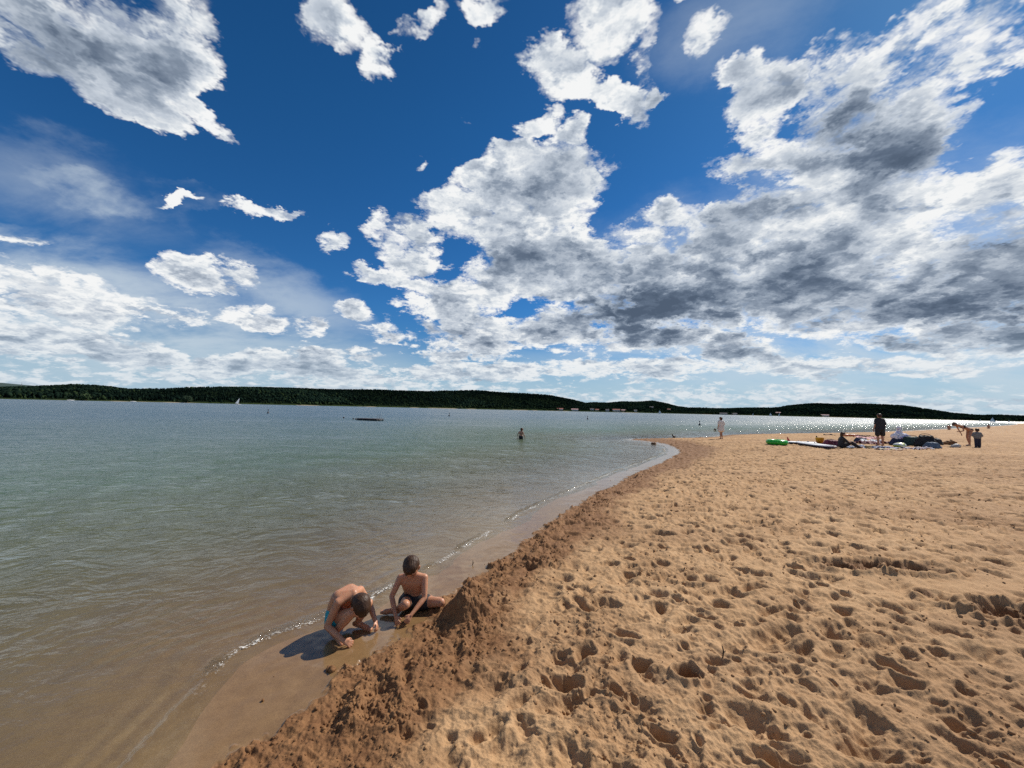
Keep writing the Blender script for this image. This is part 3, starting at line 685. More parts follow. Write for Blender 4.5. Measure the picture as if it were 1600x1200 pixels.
def human(J, s, t, skin, voxel, girth=1.0, fingers=True, face=True):
    """one continuous body from joints J (local metres); s scales the radii, t is its root"""
    bm = bmesh.new(); R = lambda r: r * s * girth
    L = unit(J['shL'] - J['shR']); mid = lambda a, b, k=.5: a * (1 - k) + b * k
    pel, wai, che, nek = J['pelvis'], J['waist'], J['chest'], J['neck']
    hL, hR = J['hipL'], J['hipR']
    hull_bm(bm, [(hL, R(.085)), (hR, R(.085)), (pel, R(.085))])
    hull_bm(bm, [(pel + L * R(.055), R(.075)), (pel - L * R(.055), R(.075)), (wai + L * R(.045), R(.07)), (wai - L * R(.045), R(.07))])
    hull_bm(bm, [(wai + L * R(.045), R(.07)), (wai - L * R(.045), R(.07)), (che + L * R(.065), R(.078)), (che - L * R(.065), R(.078))])
    hull_bm(bm, [(che + L * R(.065), R(.075)), (che - L * R(.065), R(.075)), (mid(nek, J['shL'], .75), R(.038)), (mid(nek, J['shR'], .75), R(.038)), (nek, R(.04))])
    hull_bm(bm, [(nek, R(.043)), (J['head'] - unit(J['up']) * .05 * s - unit(J['face']) * .012 * s, R(.040))])
    for S in 'LR':
        sh, el, wr = J['sh' + S], J['el' + S], J['wr' + S]
        hull_bm(bm, [(sh, R(.042)), (mid(nek, sh, .55), R(.036))])
        hull_bm(bm, [(sh, R(.041)), (mid(sh, el, .45), R(.036)), (el, R(.029))])
        hull_bm(bm, [(el, R(.029)), (mid(el, wr, .3), R(.030)), (wr, R(.019))])
        if fingers: hand(bm, wr, J['ha' + S], J['pa' + S], s * 1.0, J.get('curl', .6), 1 if S == 'L' else -1)
        else: hull_bm(bm, [(wr, R(.019)), (wr + unit(J['ha' + S]) * .09 * s, R(.018)), (wr + unit(J['ha' + S]) * .05 * s, R(.027))])
        hp, kn, an, to = J['hip' + S], J['kn' + S], J['an' + S], J['to' + S]
        hull_bm(bm, [(hp, R(.078)), (mid(hp, kn, .5), R(.062)), (kn, R(.047))])
        cf = mid(kn, an, .32)
        hull_bm(bm, [(kn, R(.046)), (cf, R(.047))]); hull_bm(bm, [(cf, R(.047)), (an, R(.028))])
        fd = unit(to - an); heel = an - fd * .03 * s
        hull_bm(bm, [(an, R(.027)), (heel + V3(0, 0, -.02) * s, R(.024)), (mid(an, to, .7), R(.026))])
        sd_ = np.cross(fd, V3(0, 0, 1))
        hull_bm(bm, [(mid(an, to, .6) + V3(0, 0, -.012) * s, R(.026)), (to + sd_ * .016 * s, R(.015)), (to - sd_ * .014 * s, R(.014))])
    # head
    u = unit(J['up']); f = unit(J['face'] - u * np.dot(u, J['face'])); l = np.cross(u, f); h = J['head']
    a = lambda x, y, z: h + f * x * s + l * y * s + u * z * s
    HR = J.get('hs', 1.0)
    q = lambda x, y, z: a(x * HR, y * HR, z * HR)
    r = lambda x: x * s * HR
    hull_bm(bm, [(q(-.022, 0, .028), r(.080)), (q(.022, 0, .024), r(.074)), (q(.02, 0, -.01), r(.064))])
    hull_bm(bm, [(q(.02, .026, -.02), r(.045)), (q(.02, -.026, -.02), r(.045)), (q(.052, .012, -.068), r(.020)), (q(.052, -.012, -.068), r(.020)), (q(0, 0, -.02), r(.05))])
    if face:
        hull_bm(bm, [(q(.090, 0, .006), r(.007)), (q(.104, 0, -.020), r(.0085)), (q(.092, .010, -.024), r(.007)), (q(.092, -.010, -.024), r(.007))])
        hull_bm(bm, [(q(.080, .014, -.046), r(.007)), (q(.080, -.014, -.046), r(.007)), (q(.086, 0, -.042), r(.006))])
        hull_bm(bm, [(q(.079, .016, -.052), r(.007)), (q(.079, -.016, -.052), r(.007)), (q(.083, 0, -.054), r(.007))])
        for e in (-1, 1):
            hull_bm(bm, [(q(.084, e * .018, .024), r(.008)), (q(.074, e * .046, .022), r(.008))])
    for e in (-1, 1):
        hull_bm(bm, [(q(-.005, e * .080, .012), r(.011)), (q(.004, e * .078, -.022), r(.007)), (q(-.012, e * .090, .018), r(.006)), (q(-.010, e * .088, -.004), r(.007))])
    body = finish('body', bm, skin, t, voxel, 3)
    if face:
        for e in (-1, 1):
            b2 = bmesh.new(); hull_bm(b2, [(q(.083, e * .031, .004), (r(.007), r(.011), r(.006)))])
            finish('eye', b2, M['hair'], t)
    return body, q, r
def hair(q, r, t, mat, length=.0, fringe=.0, voxel=.006, rough=.003, bun=False):
    b = bmesh.new()
    hull_bm(b, [(q(-.026, 0, .033), r(.086)), (q(.016, 0, .042), r(.076))])
    hull_bm(b, [(q(-.035, 0, .015), r(.080)), (q(-.045, 0, -.03 - length), r(.05))])
    if fringe: hull_bm(b, [(q(.062, 0, .062), r(.034)), (q(.078, .025, .050 - fringe), r(.012)), (q(.080, -.03, .052 - fringe), r(.012))])
    if bun: hull_bm(b, [(q(-.09, 0, .07), r(.035))])
    return finish('hair', b, mat, t, voxel, 2, disp=lambda c: rough * (.8 * gn(c[:, 0] * 35 + 9, c[:, 1] * 170 + c[:, 2] * 9) + .6 * gn(c[:, 0] * 90, c[:, 1] * 260 + c[:, 2] * 30)).astype(np.float32))

# --- the crouching boy ---------------------------------------------------
def squatting_boy():
    x, y = (-1.275, 3.244)
    t = empty('person', (x, y, gzm(x, y, .08) - .004), math.radians(-24))
    tag(t, 'boy in teal swim briefs squatting on the wet sand with his head bent down', 'person')
    J = dict(pelvis=V3(-.12, 0, .140), waist=V3(-.125, 0, .205), chest=V3(-.065, 0, .290), neck=V3(.035, -.005, .325),
             head=V3(.128, -.030, .258), face=V3(.38, -.12, -1.0), up=V3(.9, -.15, .34),
             shL=V3(-.005, .105, .300), shR=V3(-.015, -.112, .290),
             elL=V3(.055, .165, .165), wrL=V3(.165, .120, .075), haL=V3(.6, -.25, -.5), paL=V3(-.3, -.6, -.6),
             elR=V3(-.060, -.165, .125), wrR=V3(.120, -.160, .055), haR=V3(.8, .35, -.25), paR=V3(0, .6, -.6),
             hipL=V3(-.095, .058, .125), hipR=V3(-.095, -.058, .125), knL=V3(.110, .085, .225), knR=V3(.095, -.080, .220),
             anL=V3(.0, .085, .048), anR=V3(-.045, -.105, .048), toL=V3(.13, .105, .016), toR=V3(.085, -.135, .016), curl=.9, hs=1.03)
    body, q, r = human(J, .82, t, M['skin'], .0042, 1.0)
    hair(q, r, t, M['hair'], .0, .012, .0035, .0018)
    b = bmesh.new()
    R = .82 * 1.0
    hull_bm(b, [(J['pelvis'] + V3(-.005, .05, .012) , .072 * R), (J['pelvis'] + V3(-.005, -.05, .012), .072 * R), (J['hipL'] + V3(-.012, .006, -.01), .078 * R), (J['hipR'] + V3(-.012, -.006, -.01), .078 * R), (J['pelvis'] + V3(.0, 0, -.02), .075 * R)])
    for S, e in (('hipL', 1), ('hipR', -1)): hull_bm(b, [(J[S], .084 * R), (J[S] + V3(.018, .01 * e, .006), .080 * R)])
    finish('swim_briefs', b, M['teal'], t, .005, 2, disp=lambda c: np.full(len(c), .0035, np.float32))
    b = bmesh.new(); w = J['pelvis'] * .52 + J['waist'] * .48
    hull_bm(b, [(w + V3(0, .051 * R, 0), .0775 * R), (w + V3(0, -.051 * R, 0), .0775 * R)])
    o = finish('waistband', b, M['navy'], t, .005, 2)
    # keep only the band: a belt-like ring round the waist
    me = o.data; bm = bmesh.new(); bm.from_mesh(me); ax = Vector(unit(J['waist'] - J['pelvis']))
    for v in [v for v in bm.verts if abs((v.co - Vector(w)).dot(ax)) > .011]: bm.verts.remove(v)
    bm.to_mesh(me); bm.free()
    for ob in t.children: ob.scale = (1.0,) * 3
squatting_boy()

# --- the sitting boy -----------------------------------------------------
def sitting_boy():
    x, y = (-0.855, 3.625)
    t = empty('person', (x, y, gzm(x, y, .08) - .004), math.radians(-90))
    tag(t, 'boy in black swim shorts sitting beside the sand mound and digging with both hands', 'person')
    # local x points to the camera's side, local y to the picture's right
    J = dict(pelvis=V3(-.02, 0, .075), waist=V3(-.015, 0, .165), chest=V3(.035, 0, .275), neck=V3(.065, .003, .342),
             head=V3(.115, 0, .420), face=V3(.72, 0, -.75), up=V3(.70, 0, .72),
             shL=V3(.055, .108, .312), shR=V3(.055, -.108, .305),
             elL=V3(.125, .130, .170), wrL=V3(.255, .045, .085), haL=V3(.6, -.35, -.6), paL=V3(-.3, -.6, -.5),
             elR=V3(.105, -.165, .165), wrR=V3(.250, -.080, .065), haR=V3(.6, .35, -.45), paR=V3(-.2, .6, -.6),
             hipL=V3(0, .062, .075), hipR=V3(0, -.062, .075), knL=V3(.065, .265, .105), knR=V3(.215, -.012, .150),
             anL=V3(-.12, .160, .042), anR=V3(.085, -.130, .040), toL=V3(-.22, .10, .020), toR=V3(.09, -.255, .022), curl=.7, hs=1.06)
    body, q, r = human(J, .80, t, M['skin'], .0042, .96)
    hair(q, r, t, M['hair'], .01, .026, .0035, .0022)
    b = bmesh.new(); R = .80 * .96
    hull_bm(b, [(J['pelvis'] + V3(0, .045, .035), .076 * R), (J['pelvis'] + V3(0, -.045, .035), .076 * R), (J['hipL'] + V3(0, 0, 0), .085 * R), (J['hipR'] + V3(0, 0, 0), .085 * R)])
    for S, K in (('hipL', 'knL'), ('hipR', 'knR')):
        hull_bm(b, [(J[S], .088 * R), (J[S] * .72 + J[K] * .28, .080 * R)])
    finish('swim_shorts', b, M['black'], t, .005, 2, disp=lambda c: np.full(len(c), .004, np.float32))
sitting_boy()

# --- the mound -----------------------------------------------------------
def sand_mound():
    n, m_ = 150, 200
    rr = np.linspace(0, 1, n); th = np.linspace(0, 2 * PI, m_, endpoint=False)
    RR, TH = np.meshgrid(rr, th, indexing='ij')
    rad = .255 * (1 + .10 * np.cos(TH * 2 + .6) + .06 * np.sin(TH * 3)) * RR
    lx, ly = rad * np.cos(TH), rad * np.sin(TH) * .82
    h = .20 * (1 - sstep(.16, 1.0, RR)) ** .9 + .015 * (1 - RR)
    wx, wy = lx + MOUND[0], ly + MOUND[1]
    nz = .030 * fbm(lx + 3, ly, 7, 3, .6) + .012 * np.abs(gn(lx * 26, ly * 26)) + .006 * gn(lx * 60, ly * 60)
    z = ground(wx, wy)[0] * (RR > .8) * ((RR - .8) / .2) + (1 - np.clip((RR - .8) / .2, 0, 1)) * .05
    z = z + h + nz * np.minimum(1, (1 - RR) * 5) - .015 * (RR > .97)
    V = np.stack([lx, ly, z], -1).reshape(-1, 3)
    i = np.arange(n - 1)[:, None] * m_; j = np.arange(m_)[None]; j1 = (j + 1) % m_
    F = np.stack([i + j, i + m_ + j, i + m_ + j1, i + j1], -1).reshape(-1, 4)
    o = mesh_np('sand_mound', V, F, SAND, True, attrs={'damp': np.full(n * m_, 1.), 'swash': np.zeros(n * m_), 'coarse': np.full(n * m_, 1.)})
    o.location = (MOUND[0], MOUND[1], 0)
    tag(o, 'steep heap of damp brown sand beside the sitting boy', 'sand mound')
sand_mound()

# --- loose crumbs and clods ----------------------------------------------
def clod_mesh(bm_v, bm_f, rs, c, r):
    base = sum(len(v) for v in bm_v)
    P = CI * (r * rs.uniform(.7, 1.3, 3)) * (1 + rs.uniform(-.38, .38, (len(CI), 1))) + c
    bm_v.append(P); bm_f.append(CF + base)
_b = bmesh.new(); bmesh.ops.create_icosphere(_b, subdivisions=1, radius=1)
CI = np.array([tuple(v.co) for v in _b.verts]); CF = np.array([[v.index for v in f.verts] for f in _b.faces]); _b.free()
def clods():
    rs = np.random.RandomState(5); n = 75000
    ang = rs.uniform(-56, 60, n); d = 1.5 + 11 * rs.rand(n) ** 1.5
    x = (d * np.sin(np.radians(ang))).astype(np.float32); y = (d * np.cos(np.radians(ang))).astype(np.float32)
    z, sd, damp, sw, cm = ground(x, y)
    p = np.where(sw > .5, .004 * (sd > .25), .02 + .55 * cm + .12 * sstep(.15, .5, gn(x * 1.7, y * 1.7)))
    k = (rs.rand(n) < p) & (sd > .1)
    x, y, z, damp, d = x[k], y[k], z[k], damp[k], d[k]
    vs, fs, at = [], [], []
    for a, b, c, dm, dd in zip(x, y, z, damp, d):
        r = .0028 + .011 * rs.rand() ** 3.5 + .0006 * dd
        clod_mesh(vs, fs, rs, V3(a, b, c - r * .05), r); at.append(np.full(len(CI), max(dm, .35 * rs.rand())))
    at = np.concatenate(at)
    o = mesh_np('sand_crumbs', np.concatenate(vs), np.concatenate(fs), SAND, True, attrs={'damp': at, 'swash': at * 0, 'coarse': at * 0 + .45})
    tag(o, 'crumbs of damp sand scattered over the trodden beach', 'sand crumbs', kind='stuff')
    for (px, py), r, lab in (((-1.203, 2.778), .030, 'fist-sized clod of damp sand lying alone on the smooth wet strip below the boys'),
                       ((-1.136, 2.827), .010, 'small crumb of sand just right of the lone clod on the wet strip'),
                       ((-1.498, 2.504), .009, 'dark pebble on the wet strip near the bottom left'),
                       ((8.525, 23.037), .09, 'dark clump on the tip of the sand spit')):
        v, f = [], []
        for q in range(4 if r > .02 else 2): clod_mesh(v, f, rs, V3(*rs.uniform(-.7, .7, 2) * r, r * .25 + r * .3 * (q == 0)), r * rs.uniform(.6, 1))
        o = mesh_np('sand_clod', np.concatenate(v), np.concatenate(f), SAND, True, attrs={'damp': np.ones(len(CI) * len(v)), 'swash': np.zeros(len(CI) * len(v)), 'coarse': np.ones(len(CI) * len(v))})
        o.location = (px, py, gz(px, py)); tag(o, lab, 'sand clod', 'loose clods on the beach')
    wood = simple('driftwood', (.05, .035, .022), .9, .3, 40, .4)
    for (px, py), L, tilt, lab in (((-0.418, 4.659), .05, .3, 'short dark twig stuck upright in the wet strip above the mound'), ((1.485, 2.751), .07, .2, 'short dark stick poking out of the dry sand')):
        b = bmesh.new(); hull_bm(b, [((0, 0, -.01), .004), ((L * tilt * .5, 0, L * .6), .005)]); hull_bm(b, [((L * tilt * .5, 0, L * .6), .005), ((L * tilt * .3, .01, L), .003)])
        hull_bm(b, [((L * tilt * .3, 0, L * .4), .003), ((L * .4, .01, L * .55), .002)])
        o = finish('twig', b, wood); o.location = (px, py, gz(px, py)); tag(o, lab, 'twig', 'twigs in the sand')
clods()

# ---------------------------------------------------------------- the other people
def place(name, xy, z, face_deg, label, cat='person'):
    t = empty(name, (xy[0], xy[1], z), math.radians(face_deg)); tag(t, label, cat); return t
def stand(h=1.75, lean=0, feet=.10, arms=((.02, .06), (.02, .06))):
    """standing joints for a figure of height h, facing local +x"""
    k = h / 1.75; J = {}
    def P(x, y, z): return V3(x, y, z) * k
    J.update(pelvis=P(0, 0, .95), waist=P(0, 0, 1.12), chest=P(.01, 0, 1.30), neck=P(0, 0, 1.47), head=P(.02, 0, 1.62), face=V3(1, 0, -.1), up=V3(0, 0, 1),
             shL=P(0, .185, 1.42), shR=P(0, -.185, 1.42), hipL=P(0, .09, .93), hipR=P(0, -.09, .93),
             knL=P(.02, feet + .005, .50), knR=P(.02, -feet - .005, .50), anL=P(-.02, feet + .02, .08), anR=P(-.02, -feet - .02, .08),
             toL=P(.15, feet + .04, .025), toR=P(.15, -feet - .04, .025),
             elL=P(-.02, .235, 1.13), elR=P(-.02, -.235, 1.13), wrL=P(.06, .25, .89), wrR=P(.06, -.25, .89),
             haL=V3(.1, 0, -1), haR=V3(.1, 0, -1), paL=V3(0, -1, 0), paR=V3(0, 1, 0))
    return J, k
def cloth(name, hulls, mat, t, voxel=.012, wob=.006):
    b = bmesh.new()
    for h in hulls: hull_bm(b, h)
    return finish(name, b, mat, t, voxel, 2, disp=lambda c: (wob * gn(c[:, 0] * 9 + c[:, 1] * 7, c[:, 2] * 5 + c[:, 1] * 3)).astype(np.float32))

def man_in_black():
    xy = (19.824, 20.752); z = gzm(*xy, .2)
    t = place('person', xy, z - .01, 82, 'man in black shirt and black shorts standing with his back turned beside the beach bags')
    J, k = stand(1.74); J['elL'] = V3(-.03, .25, 1.14); J['elR'] = V3(-.02, -.25, 1.14); J['wrL'] = V3(.05, .27, .88)
    b, q, r = human(J, 1.13, t, M['skin_far'], .011, 1.0, False, False)
    hair(q, r, t, M['hair'], 0, 0, .01, .003)
    e = 1.03
    cloth('shirt', [[((0, y, .98), .135) for y in (-.10, .10)] + [((0, y, 1.38), .11) for y in (-.13, .13)], [((0, -.17, 1.42), .065), ((0, .17, 1.42), .065), ((0, 0, 1.45), .07)],
                    [((0, .18, 1.41), .065), ((-.02, .235, 1.20), .062)], [((0, -.18, 1.41), .065), ((-.02, -.235, 1.20), .062)]], M['black'], t)
    cloth('shorts', [[((0, y, .93), .14) for y in (-.09, .09)], [((0, .09, .93), .13), ((.01, .125, .62), .105)], [((0, -.09, .93), .13), ((.01, -.125, .62), .105)]], M['black'], t)
man_in_black()
def girl_in_white():
    xy = (13.735, 25.264); z = gzm(*xy, .2)
    t = place('person', xy, z - .01, 100, 'girl in a loose white dress standing alone at the water with two hair buns')
    J, k = stand(1.46, feet=.05); J['head'] = V3(.01, .01, 1.345); J['face'] = V3(1, .5, -.1)
    J['wrR'] = V3(.10, -.16, .80); J['elR'] = V3(-.05, -.22, .98)
    b, q, r = human(J, .98, t, M['skin_far'], .011, .92, False, False)
    hair(q, r, t, M['hair'], .03, 0, .01, .003)
    for e in (-1, 1):
        b = bmesh.new(); hull_bm(b, [(q(-.02, e * .075, .085), r(.040)), (q(-.01, e * .085, .10), r(.032))]); finish('hair_bun', b, M['hair'], t, .01, 2)
    cloth('dress', [[((0, y, 1.12), .095) for y in (-.07, .07)] + [((0, y, .60), .125) for y in (-.09, .09)], [((0, -.13, 1.18), .06), ((0, .13, 1.18), .06), ((0, 0, 1.20), .06)],
                    [((0, .145, 1.18), .065), ((-.01, .19, 1.00), .070)], [((0, -.145, 1.18), .065), ((-.03, -.20, 1.00), .070)]], M['white_cloth'], t, .012, .012)
    cloth('sandal', [[((-.04, .065, .03), .03), ((.12, .085, .02), .025)]], M['black'], t, .01, 0); cloth('sandal', [[((-.04, -.065, .03), .03), ((.12, -.085, .02), .025)]], M['black'], t, .01, 0)
girl_in_white()
def bending_woman():
    xy = (26.578, 22.453); z = gzm(*xy, .2)
    t = place('person', xy, z - .01, 172, 'woman in a black bikini bending far forward with her arms hanging down')
    J, k = stand(1.70, feet=.06)
    J.update(pelvis=V3(-.07, 0, .92), hipL=V3(-.08, .085, .90), hipR=V3(-.08, -.085, .90), waist=V3(.10, 0, 1.00), chest=V3(.30, 0, 1.10), neck=V3(.50, 0, 1.19), head=V3(.66, -.01, 1.20),
             up=V3(1, 0, .55), face=V3(.35, 0, -1), shL=V3(.43, .165, 1.13), shR=V3(.43, -.165, 1.13), elL=V3(.40, .20, .86), wrL=V3(.62, .17, .80), haL=V3(1, 0, .1),
             elR=V3(.30, -.20, .88), wrR=V3(.20, -.17, .66), haR=V3(-.2, 0, -1), knL=V3(.04, .10, .49), knR=V3(-.01, -.10, .49), anL=V3(.03, .09, .08), anR=V3(-.11, -.09, .08), toL=V3(.2, .10, .025), toR=V3(.06, -.11, .025))
    b, q, r = human(J, 1.08, t, M['skin_far'], .011, .92, False, False)
    hair(q, r, t, simple('hair_light_brown', (.10, .055, .03), .5, .3, 60, .3), .02, 0, .01, .003, bun=True)
    cloth('bikini_bottom', [[((-.09, y, .91), .098) for y in (-.07, .07)]], M['black'], t, .01, 0)
    cloth('bikini_top', [[((.27, y, 1.085), .086) for y in (-.07, .07)] + [((.30, y, 1.10), .086) for y in (-.07, .07)]], M['black'], t, .01, 0)
bending_woman()
def small_child():
    xy = (25.343, 21.004); z = gzm(*xy, .2)
    t = place('person', xy, z - .01, 75, 'small child in grey shirt and dark trousers standing with hands held in front')
    J, k = stand(1.03, feet=.055)
    J.update(head=V3(0, 0, .935), neck=V3(0, 0, .83), shL=V3(0, .13, .79), shR=V3(0, -.13, .79), elL=V3(.0, .185, .64), elR=V3(0, -.185, .64), wrL=V3(.12, .09, .60), wrR=V3(.12, -.09, .60), haL=V3(.5, -.6, 0), haR=V3(.5, .6, 0), paL=V3(0, 0, -1), paR=V3(0, 0, -1),
             chest=V3(0, 0, .72), waist=V3(0, 0, .62), pelvis=V3(0, 0, .52), hipL=V3(0, .055, .50), hipR=V3(0, -.055, .50), knL=V3(.01, .065, .27), knR=V3(.01, -.065, .27), anL=V3(-.01, .065, .05), anR=V3(-.01, -.065, .05), toL=V3(.1, .075, .02), toR=V3(.1, -.075, .02))
    b, q, r = human(J, .92, t, M['skin_far'], .010, .9, False, False); hair(q, r, t, M['hair'], .0, 0, .01, .003)
    cloth('shirt', [[((0, y, .55), .105) for y in (-.05, .05)] + [((0, y, .74), .085) for y in (-.07, .07)], [((0, -.13, .78), .055), ((0, .13, .78), .055), ((0, 0, .81), .05)],
                    [((0, .13, .78), .055), ((0, .19, .64), .058)], [((0, -.13, .78), .055), ((0, -.19, .64), .058)]], M['grey_cloth'], t, .01)
    cloth('trousers', [[((0, y, .50), .085) for y in (-.05, .05)], [((0, .055, .50), .085), ((0, .068, .07), .058)], [((0, -.055, .50), .085), ((0, -.068, .07), .058)]], M['navy'], t, .01)
small_child()
def seated_person():
    xy = (16.438, 19.206); z = gzm(*xy, .2)
    t = place('person', xy, z, -22, 'person in dark clothes sitting on the beach beside a red bag with legs stretched out')
    J, k = stand(1.6)
    J.update(pelvis=V3(-.05, 0, .10), hipL=V3(-.02, .09, .10), hipR=V3(-.02, -.09, .10), waist=V3(-.06, 0, .26), chest=V3(-.03, 0, .42), neck=V3(0, 0, .56), head=V3(.04, 0, .68), face=V3(1, .3, -.4), up=V3(.3, 0, 1),
             shL=V3(0, .16, .50), shR=V3(0, -.16, .50), elL=V3(.16, .20, .32), elR=V3(.16, -.20, .32), wrL=V3(.34, .13, .34), wrR=V3(.34, -.12, .32), haL=V3(1, -.3, 0), haR=V3(1, .3, 0), paL=V3(0, 0, -1), paR=V3(0, 0, -1),
             knL=V3(.34, .12, .30), knR=V3(.36, -.10, .30), anL=V3(.66, .12, .06), anR=V3(.68, -.10, .06), toL=V3(.76, .13, .14), toR=V3(.78, -.11, .14))
    b, q, r = human(J, 1.0, t, M['skin_far'], .011, .95, False, False); hair(q, r, t, M['hair'], .06, 0, .01, .003)
    cloth('shirt', [[((-.05, y, .14), .115) for y in (-.07, .07)] + [((-.02, y, .42), .105) for y in (-.08, .08)], [((0, -.15, .50), .06), ((0, .15, .50), .06), ((0, 0, .53), .06)],
                    [((0, .16, .50), .06), ((.15, .20, .33), .055)], [((0, -.16, .50), .06), ((.15, -.20, .33), .055)]], M['black'], t)
    cloth('trousers', [[((-.02, y, .11), .105) for y in (-.08, .08)], [((-.02, .09, .11), .10), ((.34, .12, .29), .068)], [((-.02, -.09, .11), .10), ((.36, -.10, .29), .068)],
                       [((.34, .12, .29), .066), ((.62, .12, .09), .05)], [((.36, -.10, .29), .066), ((.64, -.10, .09), .05)]], M['black'], t)
seated_person()
def wader():
    xy = (0.648, 24.540)
    t = place('person', xy, -.40, 60, 'child in dark trunks wading waist deep in the lake seen from behind')
    J, k = stand(1.12)
    J.update(head=V3(.05, -.03, 1.0), neck=V3(.01, 0, .89), shL=V3(0, .135, .84), shR=V3(0, -.135, .84), elL=V3(-.04, .21, .68), elR=V3(0, -.20, .68), wrL=V3(.02, .24, .50), wrR=V3(.10, -.22, .52), chest=V3(0, 0, .76), waist=V3(0, 0, .65), pelvis=V3(0, 0, .55), face=V3(1, -.6, -.2))
    b, q, r = human(J, .95, t, M['skin_far'], .010, .95, False, False); hair(q, r, t, M['hair'], .01, 0, .01, .003)
    cloth('swim_trunks', [[((0, y, .54), .100) for y in (-.05, .05)], [((0, .06, .52), .085), ((0, .08, .34), .075)], [((0, -.06, .52), .085), ((0, -.08, .34), .075)]], M['black'], t, .01)
wader()
for xy, dz, s, rz, lab in (((69.246, 61.054), -.45, 1.05, 40, 'bather standing chest deep in the glittering water left of the bending woman'),
                           ((92.883, 75.071), -.55, 1.15, 70, 'farthest bather standing in the glittering water right of the small child')):
    t = place('person', xy, dz, rz, lab)
    J, k = stand(1.5 * s)
    J['wrL'] += V3(.1, -.10, .03); J['wrR'] += V3(.1, .10, .03)
    b, q, r = human(J, .98 * s, t, M['skin_far'], .02, 1.0, False, False); hair(q, r, t, M['hair'], .02, 0, .015, .003)
for (ax, d), s, lab in (((-23.45, 62), 1, 'dark head of a swimmer farthest left of the floating raft'), ((-22.24, 57), .8, 'dark head of a swimmer in the middle of the three beside the raft'),
                   ((-21.91, 56), .9, 'dark head of a swimmer nearest to the left end of the raft'), ((27.81, 50), 1.1, 'dark head of a swimmer just left of the girl in white')):
    x, y = d * math.sin(math.radians(ax)), d * math.cos(math.radians(ax))
    t = place('person', (x, y), -.02, 160, lab); t['group'] = 'swimmers with only the head above water'
    J, k = stand(1.6); off = V3(0, 0, 1.45)
    b = bmesh.new(); hull_bm(b, [((0, 0, .12), .095 * s), ((.03, 0, .06), .075 * s)]); hull_bm(b, [((0, 0, .05), .05), ((0, 0, -.1), .06)]); hull_bm(b, [((0, .16, -.06), .06), ((0, -.16, -.06), .06)])
    finish('body', b, M['skin_far'], t, .02, 2); b = bmesh.new(); hull_bm(b, [((-.025, 0, .145), .10 * s), ((-.04, 0, .08), .085 * s)]); finish('hair', b, M['hair'], t, .02, 1)
# duck
def duck():
    xy = (12.691, 30.118); t = place('duck', xy, .0, 200, 'small dark duck at the waterline near the tip of the sand spit', 'duck')
    mat = simple('feathers_dark', (.03, .022, .018), .7, .4, 30, .3)
    b = bmesh.new(); hull_bm(b, [((0, 0, .05), (.13, .075, .06)), ((-.16, 0, .10), .02), ((.08, 0, .07), .05)]); hull_bm(b, [((.11, 0, .08), .035), ((.14, 0, .18), .026)]); hull_bm(b, [((.15, 0, .20), .034), ((.17, 0, .195), .028)])
    finish('body', b, mat, t, .008, 2); b = bmesh.new(); hull_bm(b, [((.19, 0, .19), .014), ((.24, 0, .183), (.012, .014, .006))]); finish('beak', b, simple('beak_yellow', (.4, .22, .03), .5), t)
duck()

# ---------------------------------------------------------------- beach things
def solid(name, label, cat, xy, rz, dz=0, group=None, r=.3):
    t = empty(name, (xy[0], xy[1], gzm(*xy, r) + dz), math.radians(rz)); tag(t, label, cat, group); return t
def part(name, hulls, mat, t, voxel=None, disp=None, smooth=2, flat=False):
    b = bmesh.new()
    for h in hulls: hull_bm(b, h)
    return finish(name, b, mat, t, voxel, smooth, disp=disp, flat=flat)
def wrinkle(a, f=8): return lambda c: (a * (gn(c[:, 0] * f + 5, c[:, 1] * f + c[:, 2] * f * .8) + .6 * np.abs(gn(c[:, 0] * f * 2.3, c[:, 2] * f * 2.1 + c[:, 1] * f)))).astype(np.float32)
C = {k: simple('stuff_' + k, v, .75, .15, 12, .3) for k, v in dict(green=(.02, .40, .03), white=(.75, .75, .76), navy=(.02, .03, .07), red=(.35, .02, .03), orange=(.55, .18, .05), yellow=(.50, .27, .01), lime=(.42, .50, .04), maroon=(.14, .02, .04),
     black=(.012, .012, .015), darkgreen=(.022, .055, .048), steel=(.08, .13, .20), grey=(.28, .28, .29), pink=(.65, .34, .34), tan=(.42, .30, .14), lilac=(.36, .32, .52), teal=(.02, .22, .26), brown=(.16, .07, .03)).items()}
C['green'].node_tree.nodes['Principled BSDF'].inputs['Roughness'].default_value = .22
def swim_ring():
    t = solid('swim_ring', 'bright green inflatable swim ring lying flat at the left end of the beach gear', 'swim ring', (14.218, 20.682), 10, .10)
    b = bmesh.new(); n, m_ = 48, 20
    vs = [[b.verts.new(((.36 + .145 * math.cos(p)) * math.cos(a), (.36 + .145 * math.cos(p)) * math.sin(a), .135 * math.sin(p) + .05 - .004 * math.sin(a * 24))) for p in [j / m_ * 2 * PI for j in range(m_)]] for a in [i / n * 2 * PI for i in range(n)]]
    for i in range(n):
        for j in range(m_): b.faces.new((vs[i][j], vs[(i + 1) % n][j], vs[(i + 1) % n][(j + 1) % m_], vs[i][(j + 1) % m_]))
    finish('ring', b, C['green'], t)
    part('valve', [[((.36, -.02, .185), .014), ((.36, -.02, .205), .012)]], C['white'], t)
    for a in (.6, 2.9): part('handle', [[((.36 * math.cos(a) - .07, .36 * math.sin(a), .185), .012), ((.36 * math.cos(a) + .07, .36 * math.sin(a), .185), .012)]], C['white'], t)
swim_ring()
